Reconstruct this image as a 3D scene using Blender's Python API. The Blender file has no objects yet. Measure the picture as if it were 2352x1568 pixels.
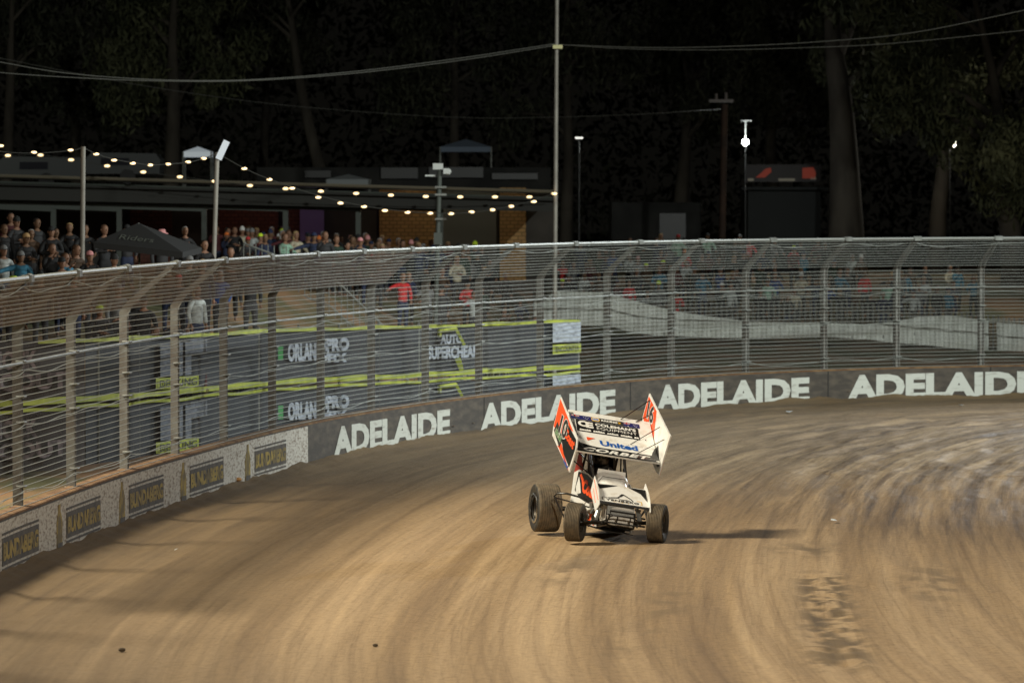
import bpy, bmesh, math, random
import numpy as np
from mathutils import Vector, Matrix, Euler
R=math.radians
random.seed(7); rng=np.random.default_rng(7)
S=bpy.context.scene
COL=S.collection
# ------------------------------------------------------------------ camera survey
F=9800.; H=5.8; PIT=math.atan(334/F)          # photo surveyed at 2352 x 1568
def ray(x,y):
    return Vector((x-1176, F*math.cos(PIT)-(y-784)*math.sin(PIT), -(y-784)*math.cos(PIT)-F*math.sin(PIT)))
def P(x,y,z=0.):
    d=ray(x,y); t=(z-H)/d.z; return Vector((0,0,H))+d*t
def PD(x,y,D):
    d=ray(x,y); return Vector((0,0,H))+d*(D/d.y)
cam=bpy.data.cameras.new('camera'); co=bpy.data.objects.new('camera',cam); COL.objects.link(co)
cam.sensor_width=36; cam.lens=36*F/2352; cam.clip_end=2000; cam.clip_start=1
co.location=(0,0,H); co.rotation_euler=(R(90)-PIT,0,0); S.camera=co
cam.dof.use_dof=True; cam.dof.focus_distance=71.8; cam.dof.aperture_fstop=2.6
# ------------------------------------------------------------------ object helpers
def tag(o,label=None,cat=None,group=None,kind=None):
    if label: o['label']=label
    if cat: o['category']=cat
    if group: o['group']=group
    if kind: o['kind']=kind
    return o
def empty(name,loc=(0,0,0),rz=0.,**k):
    o=bpy.data.objects.new(name,None); o.empty_display_size=.2; COL.objects.link(o); o.location=loc; o.rotation_euler.z=rz
    return tag(o,**k)
class MB:
    def __init__(s): s.v=[];s.f=[];s.m=[]
    def add(s,vs,fs,mi=0):
        n=len(s.v); s.v+= [tuple(v) for v in vs]; s.f+=[tuple(i+n for i in f) for f in fs]; s.m+=[mi]*len(fs); return s
    def box(s,c,d,M=None,mi=0):
        cx,cy,cz=c; dx,dy,dz=[q/2 for q in d]
        vs=[Vector((cx+sx*dx,cy+sy*dy,cz+sz*dz)) for sz in(-1,1) for sy in(-1,1) for sx in(-1,1)]
        if M: vs=[M@v for v in vs]
        return s.add(vs,[(0,2,3,1),(4,5,7,6),(0,1,5,4),(2,6,7,3),(0,4,6,2),(1,3,7,5)],mi)
    def tube(s,pts,r,n=8,mi=0,cap=True):
        pts=[Vector(p) for p in pts]; rs=r if isinstance(r,(list,tuple)) else [r]*len(pts)
        vs=[];fs=[]; up=None
        for i,p in enumerate(pts):
            a=pts[max(i-1,0)];b=pts[min(i+1,len(pts)-1)]; t=(b-a).normalized()
            if up is None:
                up=Vector((0,0,1)) if abs(t.z)<.9 else Vector((1,0,0))
            x=t.cross(up).normalized(); y=x.cross(t).normalized(); up=y
            for k in range(n):
                an=2*math.pi*k/n; vs.append(p+(x*math.cos(an)+y*math.sin(an))*rs[i])
        for i in range(len(pts)-1):
            for k in range(n):
                k2=(k+1)%n; fs.append((i*n+k,i*n+k2,(i+1)*n+k2,(i+1)*n+k))
        if cap: fs.append(tuple(range(n))[::-1]); fs.append(tuple((len(pts)-1)*n+k for k in range(n)))
        return s.add(vs,fs,mi)
    def poly(s,pts,nv,th=0.,mi=0,mi_side=None):
        """polygon pts extruded by vector nv*th"""
        pts=[Vector(p) for p in pts]; n=len(pts)
        if th==0: return s.add(pts,[tuple(range(n))],mi)
        q=[p+Vector(nv)*th for p in pts]
        s.add(pts+q,[tuple(range(n))[::-1],tuple(range(n,2*n))],mi)
        return s.add(pts+q,[(i,(i+1)%n,(i+1)%n+n,i+n) for i in range(n)],mi if mi_side is None else mi_side)
    def lathe(s,prof,M=None,n=24,mi=0,axis='z'):
        vs=[];fs=[]
        for (r,z) in prof:
            for k in range(n):
                a=2*math.pi*k/n
                v=Vector((r*math.cos(a),r*math.sin(a),z)) if axis=='z' else Vector((z,r*math.cos(a),r*math.sin(a)))
                vs.append(M@v if M else v)
        for i in range(len(prof)-1):
            for k in range(n):
                k2=(k+1)%n; fs.append((i*n+k,i*n+k2,(i+1)*n+k2,(i+1)*n+k))
        return s.add(vs,fs,mi)
    def build(s,name,mats,parent=None,smooth=False,fn=None,**k):
        me=bpy.data.meshes.new(name); vs=s.v
        if fn: vs=[tuple(fn(Vector(v))) for v in vs]
        me.from_pydata(vs,[],s.f)
        if not isinstance(mats,(list,tuple)): mats=[mats]
        for m in mats: me.materials.append(m)
        if len(mats)>1: me.polygons.foreach_set('material_index',s.m)
        bm=bmesh.new(); bm.from_mesh(me); bmesh.ops.recalc_face_normals(bm,faces=bm.faces); bm.to_mesh(me); bm.free()
        if smooth:
            me.polygons.foreach_set('use_smooth',[True]*len(me.polygons))
            try: me.set_sharp_from_angle(angle=R(40))
            except Exception: pass
        o=bpy.data.objects.new(name,me); COL.objects.link(o)
        if parent: o.parent=parent
        return tag(o,**k)
def text2d(txt,bold=0.,shear=0.,spacing=1.):
    """returns verts (normalised to cap height 1, width natural) and faces"""
    c=bpy.data.curves.new('t','FONT'); c.body=txt; c.offset=bold; c.shear=shear; c.space_character=spacing; c.resolution_u=3
    o=bpy.data.objects.new('t',c); COL.objects.link(o); bpy.context.view_layer.update()
    me=bpy.data.meshes.new_from_object(o.evaluated_get(bpy.context.evaluated_depsgraph_get()))
    v=[(p.co.x,p.co.y) for p in me.vertices]; f=[tuple(p.vertices) for p in me.polygons]
    bpy.data.objects.remove(o); bpy.data.meshes.remove(me)
    xs=[a for a,_ in v]; ys=[b for _,b in v]; x0,x1,y0,y1=min(xs),max(xs),min(ys),max(ys)
    return [((a-x0)/(x1-x0),(b-y0)/(y1-y0)) for a,b in v],f
def text_mb(mb,txt,fn,bold=.02,shear=0.,spacing=1.,mi=0):
    v,f=text2d(txt,bold,shear,spacing); return mb.add([fn(a,b) for a,b in v],f,mi)
# ------------------------------------------------------------------ materials
MC={}
def mat(name,col,rough=.6,metal=0.,col2=None,scale=5.,bump=0.,bscale=None,emit=None,es=1.,detail=5,vec=(1,1,1),lo=.4,hi=.6,coat=0.):
    if name in MC: return MC[name]
    m=bpy.data.materials.new(name); m.use_nodes=True; nt=m.node_tree; N=nt.nodes; L=nt.links; b=N['Principled BSDF']
    b.inputs['Base Color'].default_value=(*col,1); b.inputs['Roughness'].default_value=rough; b.inputs['Metallic'].default_value=metal
    if coat: b.inputs['Coat Weight'].default_value=coat
    tc=N.new('ShaderNodeTexCoord'); mp=N.new('ShaderNodeMapping'); mp.inputs['Scale'].default_value=vec; L.new(tc.outputs['Object'],mp.inputs[0])
    if col2:
        n=N.new('ShaderNodeTexNoise'); n.inputs['Scale'].default_value=scale; n.inputs['Detail'].default_value=detail; L.new(mp.outputs[0],n.inputs['Vector'])
        r=N.new('ShaderNodeValToRGB'); r.color_ramp.elements[0].position=lo; r.color_ramp.elements[1].position=hi
        r.color_ramp.elements[0].color=(*col,1); r.color_ramp.elements[1].color=(*col2,1)
        L.new(n.outputs['Fac'],r.inputs[0]); L.new(r.outputs[0],b.inputs['Base Color'])
    if bump:
        n2=N.new('ShaderNodeTexNoise'); n2.inputs['Scale'].default_value=bscale or scale*3; n2.inputs['Detail'].default_value=6; L.new(mp.outputs[0],n2.inputs['Vector'])
        bp=N.new('ShaderNodeBump'); bp.inputs['Strength'].default_value=bump; bp.inputs['Distance'].default_value=.02; L.new(n2.outputs['Fac'],bp.inputs['Height']); L.new(bp.outputs[0],b.inputs['Normal'])
    if emit: b.inputs['Emission Color'].default_value=(*emit,1); b.inputs['Emission Strength'].default_value=es
    MC[name]=m; return m
white=mat('white_paint',(.78,.77,.73),.35,col2=(.55,.48,.38),scale=7,lo=.52,hi=.85,detail=8,coat=.2)
mudw=mat('mud_splashed_white',(.66,.63,.57),.5,col2=(.22,.16,.09),scale=9,detail=9,lo=.5,hi=.68)
black=mat('black_paint',(.012,.012,.012),.35,coat=.3)
dkgrey=mat('dark_vinyl',(.03,.028,.026),.5)
orange=mat('red_orange_vinyl',(.8,.09,.02),.4)
blue=mat('blue_vinyl',(.01,.09,.38),.4)
navy=mat('navy_vinyl',(.02,.02,.12),.4)
yellow=mat('yellow_vinyl',(.75,.42,.02),.4)
redd=mat('red_vinyl',(.55,.02,.02),.4)
greyalu=mat('grey_aluminium',(.42,.42,.4),.35,.7,col2=(.3,.3,.28),scale=12)
chrome=mat('chrome',(.7,.72,.75),.15,1.)
blackmetal=mat('black_metal',(.015,.014,.013),.35,.3,col2=(.06,.05,.035),scale=14,lo=.5,hi=.8)
tyrem=mat('dusty_rubber',(.07,.056,.038),.85,col2=(.14,.107,.066),scale=9,bump=.4,lo=.3,hi=.65)
sidew=mat('tyre_sidewall',(.02,.019,.018),.6,col2=(.05,.045,.035),scale=10)
galv=mat('galvanised_steel',(.22,.23,.215),.55,.3,col2=(.13,.13,.115),scale=3,lo=.35,hi=.7)
cablem=mat('steel_cable',(.34,.36,.335),.5,.3)
skin1=mat('skin',(.25,.13,.08),.6); skin2=mat('skin_tan',(.17,.09,.05),.6)
# ------------------------------------------------------------------ noise
def vnoise(x,y,seed=0):
    xi=np.floor(x).astype(np.int64); yi=np.floor(y).astype(np.int64); xf=x-xi; yf=y-yi
    xf=xf*xf*(3-2*xf); yf=yf*yf*(3-2*yf)
    def h(a,b):
        n=(a*374761393+b*668265263+seed*1442695041)&0xffffffff; n=((n^(n>>13))*1274126177)&0xffffffff
        return ((n^(n>>16))&0xffff)/65535.
    return (h(xi,yi)*(1-xf)+h(xi+1,yi)*xf)*(1-yf)+(h(xi,yi+1)*(1-xf)+h(xi+1,yi+1)*xf)*yf
def fbm(x,y,o=4,seed=0):
    s=0;a=.5
    for i in range(o): s=s+a*vnoise(x*2**i,y*2**i,seed+i); a*=.5
    return s
def grid_obj(name,xs,ys,zf,m,mask=None,**k):
    X,Y=np.meshgrid(xs,ys); Z=zf(X,Y); n=len(xs); v=np.stack([X,Y,Z],-1).reshape(-1,3)
    i=np.arange(len(ys)-1)[:,None]*n+np.arange(n-1)[None,:]; i=i.reshape(-1)
    q=np.stack([i,i+1,i+n+1,i+n],-1)
    if mask is not None:
        cx=v[q].mean(1); q=q[mask(cx[:,0],cx[:,1])]
    me=bpy.data.meshes.new(name); me.vertices.add(len(v)); me.vertices.foreach_set('co',v.ravel())
    me.loops.add(q.size); me.loops.foreach_set('vertex_index',q.ravel().astype(np.int32))
    me.polygons.add(len(q)); me.polygons.foreach_set('loop_start',np.arange(0,q.size,4,dtype=np.int32))
    me.polygons.foreach_set('use_smooth',np.ones(len(q),bool)); me.materials.append(m); me.update(calc_edges=True); me.validate()
    o=bpy.data.objects.new(name,me); COL.objects.link(o); return tag(o,**k)
# ------------------------------------------------------------------ wall line
WH=.925; FH=3.65
wt=[(0,1197),(80,1166),(240,1107),(430,1048),(700,977),(950,934),(1193,902),(1400,881),(1600,866),(1850,854),(2100,846),(2352,841)]
wp=[P(x,y,WH) for x,y in wt]; wp=[Vector((p.x,p.y,0)) for p in wp]
d0=(wp[0]-wp[1]).normalized(); d1=(wp[-1]-wp[-2]).normalized()
wp=[wp[0]+d0*k+Vector((.004*k*k,0,0)) for k in (24,16,8)]+wp+[wp[-1]+d1*k-Vector((0,.006*k*k,0)) for k in (4,9,15)]
def cr(p0,p1,p2,p3,t): return .5*((2*p1)+(p2-p0)*t+(2*p0-5*p1+4*p2-p3)*t*t+(3*p1-p0-3*p2+p3)*t**3)
dense=[]
for i in range(1,len(wp)-2):
    for k in range(24): dense.append(cr(wp[i-1],wp[i],wp[i+1],wp[i+2],k/24))
# light smoothing
for _ in range(60): dense=[dense[0]]+[(dense[i-1]+dense[i]*2+dense[i+1])/4 for i in range(1,len(dense)-1)]+[dense[-1]]
arc=[0.]
for a,b in zip(dense,dense[1:]): arc.append(arc[-1]+(b-a).length)
arcn=np.array(arc); DX=np.array([p.x for p in dense]); DY=np.array([p.y for p in dense]); WL=arc[-1]
def Wp(s): return Vector((float(np.interp(s,arcn,DX)),float(np.interp(s,arcn,DY)),0))
def Wt(s): return (Wp(min(s+.6,WL))-Wp(max(s-.6,0))).normalized()
def Wn(s): t=Wt(s); return Vector((t.y,-t.x,0))           # towards the track
PXS=1176+DX/ (DY*math.cos(PIT)+(H-WH)*math.sin(PIT))*F
def s_at(x): return float(np.interp(x,PXS,arcn))
def WP(s,z=0.,off=0.):
    return Wp(s)+Wn(s)*off+Vector((0,0,z))
def strip(mb,s0,s1,prof,step=.5,mi=0,closed=True):
    n=max(2,int(abs(s1-s0)/step)+1); ss=np.linspace(s0,s1,n); m=len(prof)
    vs=[WP(s,z,off) for s in ss for off,z in prof]; fs=[]
    for i in range(n-1):
        for j in range(m if closed else m-1):
            j2=(j+1)%m; fs.append((i*m+j,i*m+j2,(i+1)*m+j2,(i+1)*m+j))
    if closed: fs+= [tuple(range(m)),tuple((n-1)*m+j for j in range(m))[::-1]]
    return mb.add(vs,fs,mi)
def wall_side(X,Y):
    """signed distance, >0 on the track side"""
    return wall_coords(X,Y)[0]
def wall_coords(X,Y):
    sh=X.shape; x=X.ravel(); y=Y.ravel(); out=np.empty(len(x)); run=np.empty(len(x)); Q=np.stack([DX,DY],-1)[::4]; AR=arcn[::4]
    T=np.gradient(Q,axis=0); T/=np.linalg.norm(T,axis=1)[:,None]; Nn=np.stack([T[:,1],-T[:,0]],-1)
    for a in range(0,len(x),20000):
        d=np.stack([x[a:a+20000],y[a:a+20000]],-1)[:,None,:]-Q[None]
        k=(d**2).sum(-1).argmin(1); dd=d[np.arange(len(k)),k]; out[a:a+20000]=(dd*Nn[k]).sum(-1); run[a:a+20000]=AR[k]+(dd*T[k]).sum(-1)*.8
    return out.reshape(sh),run.reshape(sh)
TC=(60.3,74.0)     # turn centre
# ------------------------------------------------------------------ track dirt
def dirt_mat(name):
    m=bpy.data.materials.new(name); m.use_nodes=True; nt=m.node_tree; N=nt.nodes; L=nt.links; b=N['Principled BSDF']
    tc=N.new('ShaderNodeTexCoord'); 
    def along(kr,kt,skew=0.):
        a=N.new('ShaderNodeAttribute'); a.attribute_name='across'; u=N.new('ShaderNodeAttribute'); u.attribute_name='run'
        sk=N.new('ShaderNodeMath'); sk.operation='MULTIPLY_ADD'; sk.inputs[1].default_value=skew; L.new(u.outputs['Fac'],sk.inputs[0]); L.new(a.outputs['Fac'],sk.inputs[2])
        rr=N.new('ShaderNodeMath'); rr.operation='MULTIPLY'; rr.inputs[1].default_value=kr; L.new(sk.outputs[0],rr.inputs[0])
        aa=N.new('ShaderNodeMath'); aa.operation='MULTIPLY'; aa.inputs[1].default_value=kt; L.new(u.outputs['Fac'],aa.inputs[0])
        c=N.new('ShaderNodeCombineXYZ'); L.new(rr.outputs[0],c.inputs[0]); L.new(aa.outputs[0],c.inputs[1]); return c.outputs[0]
    def noise(vec,sc,det=4,dist=0.,rough=.55):
        n=N.new('ShaderNodeTexNoise'); n.inputs['Scale'].default_value=sc; n.inputs['Detail'].default_value=det; n.inputs['Distortion'].default_value=dist; n.inputs['Roughness'].default_value=rough
        L.new(vec,n.inputs['Vector']); return n.outputs['Fac']
    def ramp(fac,stops):
        r=N.new('ShaderNodeValToRGB'); e=r.color_ramp.elements
        while len(e)<len(stops): e.new(.5)
        for q,(p,c) in zip(e,stops): q.position=p; q.color=(*c,1)
        L.new(fac,r.inputs[0]); return r.outputs[0]
    def mix(a,bb,fac,mode='MIX'):
        x=N.new('ShaderNodeMix'); x.data_type='RGBA'; x.blend_type=mode
        (L.new(fac,x.inputs[0]) if not isinstance(fac,float) else setattr(x.inputs[0],'default_value',fac))
        L.new(a,x.inputs[6]); L.new(bb,x.inputs[7]); return x.outputs[2]
    p1=along(1.0,.014)
    p2=along(1.3,.015,.035)
    p3=along(1.,.02,-.045)
    big=noise(p1,1.0,4,.3)
    base=ramp(big,[(.3,(.20,.127,.062)),(.45,(.29,.194,.098)),(.6,(.375,.262,.145))])
    st2=ramp(noise(p2,1.6,3,.2),[(.36,(.55,.5,.45)),(.5,(1,1,1)),(.75,(1.1,1.1,1.08))])
    st3=ramp(noise(p3,1.2,3,.4),[(.33,(.62,.57,.5)),(.45,(1,1,1))])
    c=mix(base,st2,.38,'MULTIPLY'); c=mix(c,st3,.26,'MULTIPLY')
    st4=ramp(noise(along(5.5,.035,.02),1.,4,.15,.6),[(.34,(.62,.57,.5)),(.47,(.96,.95,.93)),(.7,(1.18,1.17,1.14))]); c=mix(c,st4,.62,'MULTIPLY')
    st5=ramp(noise(along(13.,.07,-.03),1.,3,.1,.6),[(.36,(.75,.72,.66)),(.5,(1,1,1))]); c=mix(c,st5,.42,'MULTIPLY')
    fine=ramp(noise(tc.outputs['Object'],9,5,0,.65),[(.3,(.6,.56,.5)),(.5,(1,1,1)),(.75,(1.2,1.18,1.14))])
    c=mix(c,fine,.7,'MULTIPLY')
    clod=ramp(noise(tc.outputs['Object'],3.5,8,.5,.8),[(.3,(.45,.4,.34)),(.42,(1,1,1))])
    c=mix(c,clod,.6,'MULTIPLY')
    ad=N.new('ShaderNodeAttribute'); ad.attribute_name='damp'
    rag=ramp(noise(along(2.8,.07,.03),1.,8,.25,.7),[(.38,(.28,.24,.2)),(.5,(.68,.66,.64)),(.66,(1.18,1.2,1.23))])
    c2=mix(c,rag,1.,'MULTIPLY'); c=mix(c,c2,ad.outputs['Fac'])
    # freshly turned damp loam by the wall, light falloff painted in at near left (vertex attribute = distance to the wall)
    at=N.new('ShaderNodeAttribute'); at.attribute_name='loam_and_shade'
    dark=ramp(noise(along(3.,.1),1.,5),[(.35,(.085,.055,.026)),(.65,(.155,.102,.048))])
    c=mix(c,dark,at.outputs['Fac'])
    L.new(c,b.inputs['Base Color'])
    rg=N.new('ShaderNodeMapRange'); rg.inputs['From Min'].default_value=.35; rg.inputs['From Max'].default_value=.6; rg.inputs['To Min'].default_value=.95; rg.inputs['To Max'].default_value=.58
    at2=N.new('ShaderNodeAttribute'); at2.attribute_name='damp'
    wm=N.new('ShaderNodeMath'); wm.operation='MULTIPLY'; L.new(noise(along(2.2,.09,.05),1.,6,.4,.7),wm.inputs[0]); L.new(at2.outputs['Fac'],wm.inputs[1])
    L.new(wm.outputs[0],rg.inputs[0]); L.new(rg.outputs[0],b.inputs['Roughness'])
    h=N.new('ShaderNodeMath'); h.operation='ADD'; L.new(noise(tc.outputs['Object'],14,6,0,.7),h.inputs[0]); L.new(noise(along(5.,.12),1.,5,.3),h.inputs[1])
    bp=N.new('ShaderNodeBump'); bp.inputs['Strength'].default_value=.55; bp.inputs['Distance'].default_value=.05; L.new(h.outputs[0],bp.inputs['Height']); L.new(bp.outputs[0],b.inputs['Normal'])
    return m
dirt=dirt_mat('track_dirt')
CARO=P(1415,1247,0)
def churn(X,Y):
    ax=4.25+(Y-56)*.055; return np.exp(-((X-ax)/.36)**2)*np.clip((Y-51.5)/1.5,0,1)*np.clip((66.5-Y)/2,0,1)
def zg(X,Y):
    w,u=wall_coords(X,Y)
    z=.09*(fbm(w*.9,u*.07,3,3)-.47)+.05*(fbm(w*4+u*.1,u*.3,3,9)-.45)+.045*(fbm(w*2+u*.25,u*.12,3,15)-.47)
    rough=np.clip((X-1)/6,0,1)*np.clip((Y-74)/12,0,1)
    z+=rough*.17*(fbm(w*2.4+u*.1,u*.5,4,31)-.47)+.025*(fbm(X*4,Y*2.5,3,91)-.47)
    # churned patch on the racing line
    pat=churn(X,Y)
    z+=pat*.13*(fbm(X*5,Y*3,4,55)-.55)
    # loam thrown up against the wall
    z+=np.clip(1-w/1.1,0,1)**2*(.10+.16*fbm(X*1.4,Y*1.4,4,77))
    d=np.hypot(X-CARO.x,Y-CARO.y-1); z*=np.clip((d-1.6)/2.5,.25,1)
    return z
xs=np.arange(-14,22,.11); ys=np.concatenate([np.arange(40,100,.11),np.arange(100,126,.16)])
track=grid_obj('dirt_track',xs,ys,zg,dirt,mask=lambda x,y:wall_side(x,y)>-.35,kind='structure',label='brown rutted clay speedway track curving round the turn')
co3=np.empty(len(track.data.vertices)*3); track.data.vertices.foreach_get('co',co3); co3=co3.reshape(-1,3)
w=wall_side(co3[:,0],co3[:,1])
w,u_=wall_coords(co3[:,0],co3[:,1])
for nm_,ar_ in (('across',w),('run',u_)):
    at=track.data.attributes.new(nm_,'FLOAT','POINT'); at.data.foreach_set('value',ar_.astype(np.float32))
loam_and_shade=np.clip(1-(w-.4)/(2.6+2.*np.clip((64-co3[:,1])/10,0,1)+3.2*np.clip((co3[:,1]-78)/14,0,1)+6.0*fbm(u_*.12,w*.05,3,5)),0,1)**1.1*(.7+.5*fbm(w*1.5,u_*.2,3,8))  # band widens towards the near left to paint the light falloff there
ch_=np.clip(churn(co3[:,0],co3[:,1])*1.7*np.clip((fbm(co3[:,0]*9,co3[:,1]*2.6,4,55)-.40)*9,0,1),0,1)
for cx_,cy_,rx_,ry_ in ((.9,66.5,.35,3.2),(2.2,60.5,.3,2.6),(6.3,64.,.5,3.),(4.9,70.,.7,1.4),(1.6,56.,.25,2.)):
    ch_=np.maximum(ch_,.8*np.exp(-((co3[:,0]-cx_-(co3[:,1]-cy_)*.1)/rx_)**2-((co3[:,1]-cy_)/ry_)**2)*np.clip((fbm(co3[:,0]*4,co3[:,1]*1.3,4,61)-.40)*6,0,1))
loam_and_shade=np.maximum(loam_and_shade,ch_*1.0)
at=track.data.attributes.new('loam_and_shade','FLOAT','POINT'); at.data.foreach_set('value',np.clip(loam_and_shade,0,1).astype(np.float32))
damp=np.clip((co3[:,0]-1.5)/5,0,1)*np.clip((co3[:,1]-66)/10,0,1)*(1-.8*np.clip(loam_and_shade,0,1))+.0
at=track.data.attributes.new('damp','FLOAT','POINT'); at.data.foreach_set('value',damp.astype(np.float32))
# wide infield / surroundings sheet below
bp_=MB(); bp_.add([(-400,-200,-.35),(400,-200,-.35),(400,700,-.35),(-400,700,-.35)],[(0,1,2,3)])
bp_.build('infield_ground',mat('dark_earth',(.10,.07,.04),.95,col2=(.06,.05,.03),scale=.6,bump=.3),kind='structure',label='dark earth ground round the speedway')
# ------------------------------------------------------------------ spectator bank
KX=np.array([-30,-14,-10,-7,-4,-1,1.,12,20,40.])
KY=np.array([84,86,87,91,112,128,159,161,159,150.])
KH=np.array([2.2,2.2,2.1,2.0,1.7,1.5,1.0,.8,.6,.5])
def zb(X,Y):
    y0=np.interp(X,KX,KY); h=np.interp(X,KX,KH)
    t=np.clip((Y-y0)/7,0,1); z=.35+h*t*t*(3-2*t)+np.clip((Y-y0-7)/14,0,1)*1.2-.75*np.clip((Y-114)/18,0,1)*np.clip((6-X)/5,0,1)
    return z+.06*(fbm(X*.7,Y*.7,3,4)-.5)
def zbs(x,y): return float(zb(np.array([x]),np.array([y]))[0])
bankm=mat('bank_grass_and_clay',(.10,.10,.038),.95,col2=(.30,.17,.085),scale=.45,bump=.5,bscale=8,lo=.42,hi=.62,detail=8,vec=(1,.5,1))
grid_obj('grass_bank',np.arange(-45,60,.45),np.arange(58,225,.45),zb,bankm,mask=lambda x,y:wall_side(x,y)<-.2,kind='structure',label='dark grass and clay bank rising behind the catch fence')
# ------------------------------------------------------------------ concrete wall
wallm=mat('dark_painted_concrete',(.045,.038,.031),.85,col2=(.085,.07,.053),scale=2.2,vec=(1,1,3),lo=.42,hi=.68,bump=.3,detail=8)
whitew=mat('scuffed_white_wall_paint',(.5,.48,.43),.8,col2=(.20,.16,.12),scale=7,bump=.4,bscale=14,detail=10,vec=(1,1,3.),lo=.45,hi=.68)
letterm=mat('scuffed_white_letters',(.46,.475,.43),.75,col2=(.22,.2,.17),scale=2.6,detail=9,vec=(1,1,5),lo=.56,hi=.8,bump=.2)
wall=empty('concrete_wall',WP(WL/2),label='low curved dark concrete speedway wall with painted white lettering',cat='wall')
def wb(mb,name,m,parent=wall,smooth=False,**k):
    o0=parent.location if parent else Vector((0,0,0)); rp=parent
    off=Vector((0,0,0)); 
    while rp: off+=rp.location; rp=rp.parent
    return mb.build(name,m,parent,smooth,fn=lambda v:v-off,**k)
strip_=MB(); strip(strip_,0,WL,[(0,-.3),(0,WH),(-.28,WH),(-.28,-.3)]); wb(strip_,'wall_body',wallm)
sW=s_at(706)
mb=MB(); strip(mb,0,sW,[(.012,-.25),(.012,WH-.02),(.003,WH-.02),(.003,-.25)]); wb(mb,'painted_section',whitew,label='white painted stretch with bottle adverts')
# joint lines
for x in (1112,1448,1902,2275):
    s=s_at(x); mb=MB(); strip(mb,s-.02,s+.02,[(.008,-.1),(.008,WH),(.002,WH),(.002,-.1)],step=.04); wb(mb,'wall_joint',mat('joint_black',(.02,.018,.016),.9))
mb=MB(); strip(mb,0,WL,[(-.01,WH+.003),(-.01,WH+.035),(-.26,WH+.06),(-.26,WH+.003)]); wb(mb,'dirt_ledge',mat('rusty_dirt',(.12,.06,.025),.95,col2=(.2,.115,.05),scale=3,bump=.5))
for (x0,x1,z0,z1) in ((765,1033,.10,.76),(1102,1413,.09,.77),(1507,1859,.08,.78),(1945,2384,.07,.79)):
    s0,s1=s_at(x0),s_at(x1); mb=MB(); text_mb(mb,'ADELAIDE',lambda a,b:WP(s0+(s1-s0)*a,z0+(z1-z0)*b,.012),bold=.05,spacing=1.0)
    wb(mb,'lettering',letterm,label='large scuffed white ADELAIDE letters')
goldp=mat('faded_gold_print',(.33,.235,.035),.8,col2=(.13,.095,.03),scale=4,detail=8)
darkp=mat('advert_black',(.045,.038,.032),.8,col2=(.08,.065,.05),scale=5,detail=8)
for (x0,x1,xb) in ((-75,-5,-25),(2,86,-10),(150,228,134),(294,373,278),(434,511,419),(583,655,567)):
    s0,s1=s_at(x0),s_at(x1)
    mb=MB()
    for (z0,z1) in ((.24,.66),(.70,.735),(.165,.20)): strip(mb,s0,s1,[(.022,z0),(.022,z1),(.014,z1),(.014,z0)])
    pan=wb(mb,'advert_panel',darkp)
    mb=MB(); text_mb(mb,'BUNDABERG',lambda a,b:WP(s0+.05+(s1-s0-.10)*a,.31+.28*b,.028),bold=.055,spacing=.93)
    mb.build('lettering',goldp,pan,fn=lambda v:v-wall.location)
    sb=s_at(xb); pr=[(0,.0),(.17,.0),(.17,.42),(.1,.56),(.06,.60),(.06,.72),(-.06,.72),(-.06,.60),(-.1,.56),(-.17,.42),(-.17,0)]
    mb=MB(); mb.poly([WP(sb+a*1.35,.12+b,.016) for a,b in pr],Wn(sb),.006); wb(mb,'bottle_print',goldp)
    mb=MB(); mb.poly([WP(sb+a*1.3,.06+b*.2,.024) for a,b in ((-.17,0),(.17,0),(.17,.8),(-.17,.8))],Wn(sb),.004); wb(mb,'bottle_base',darkp)
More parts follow.
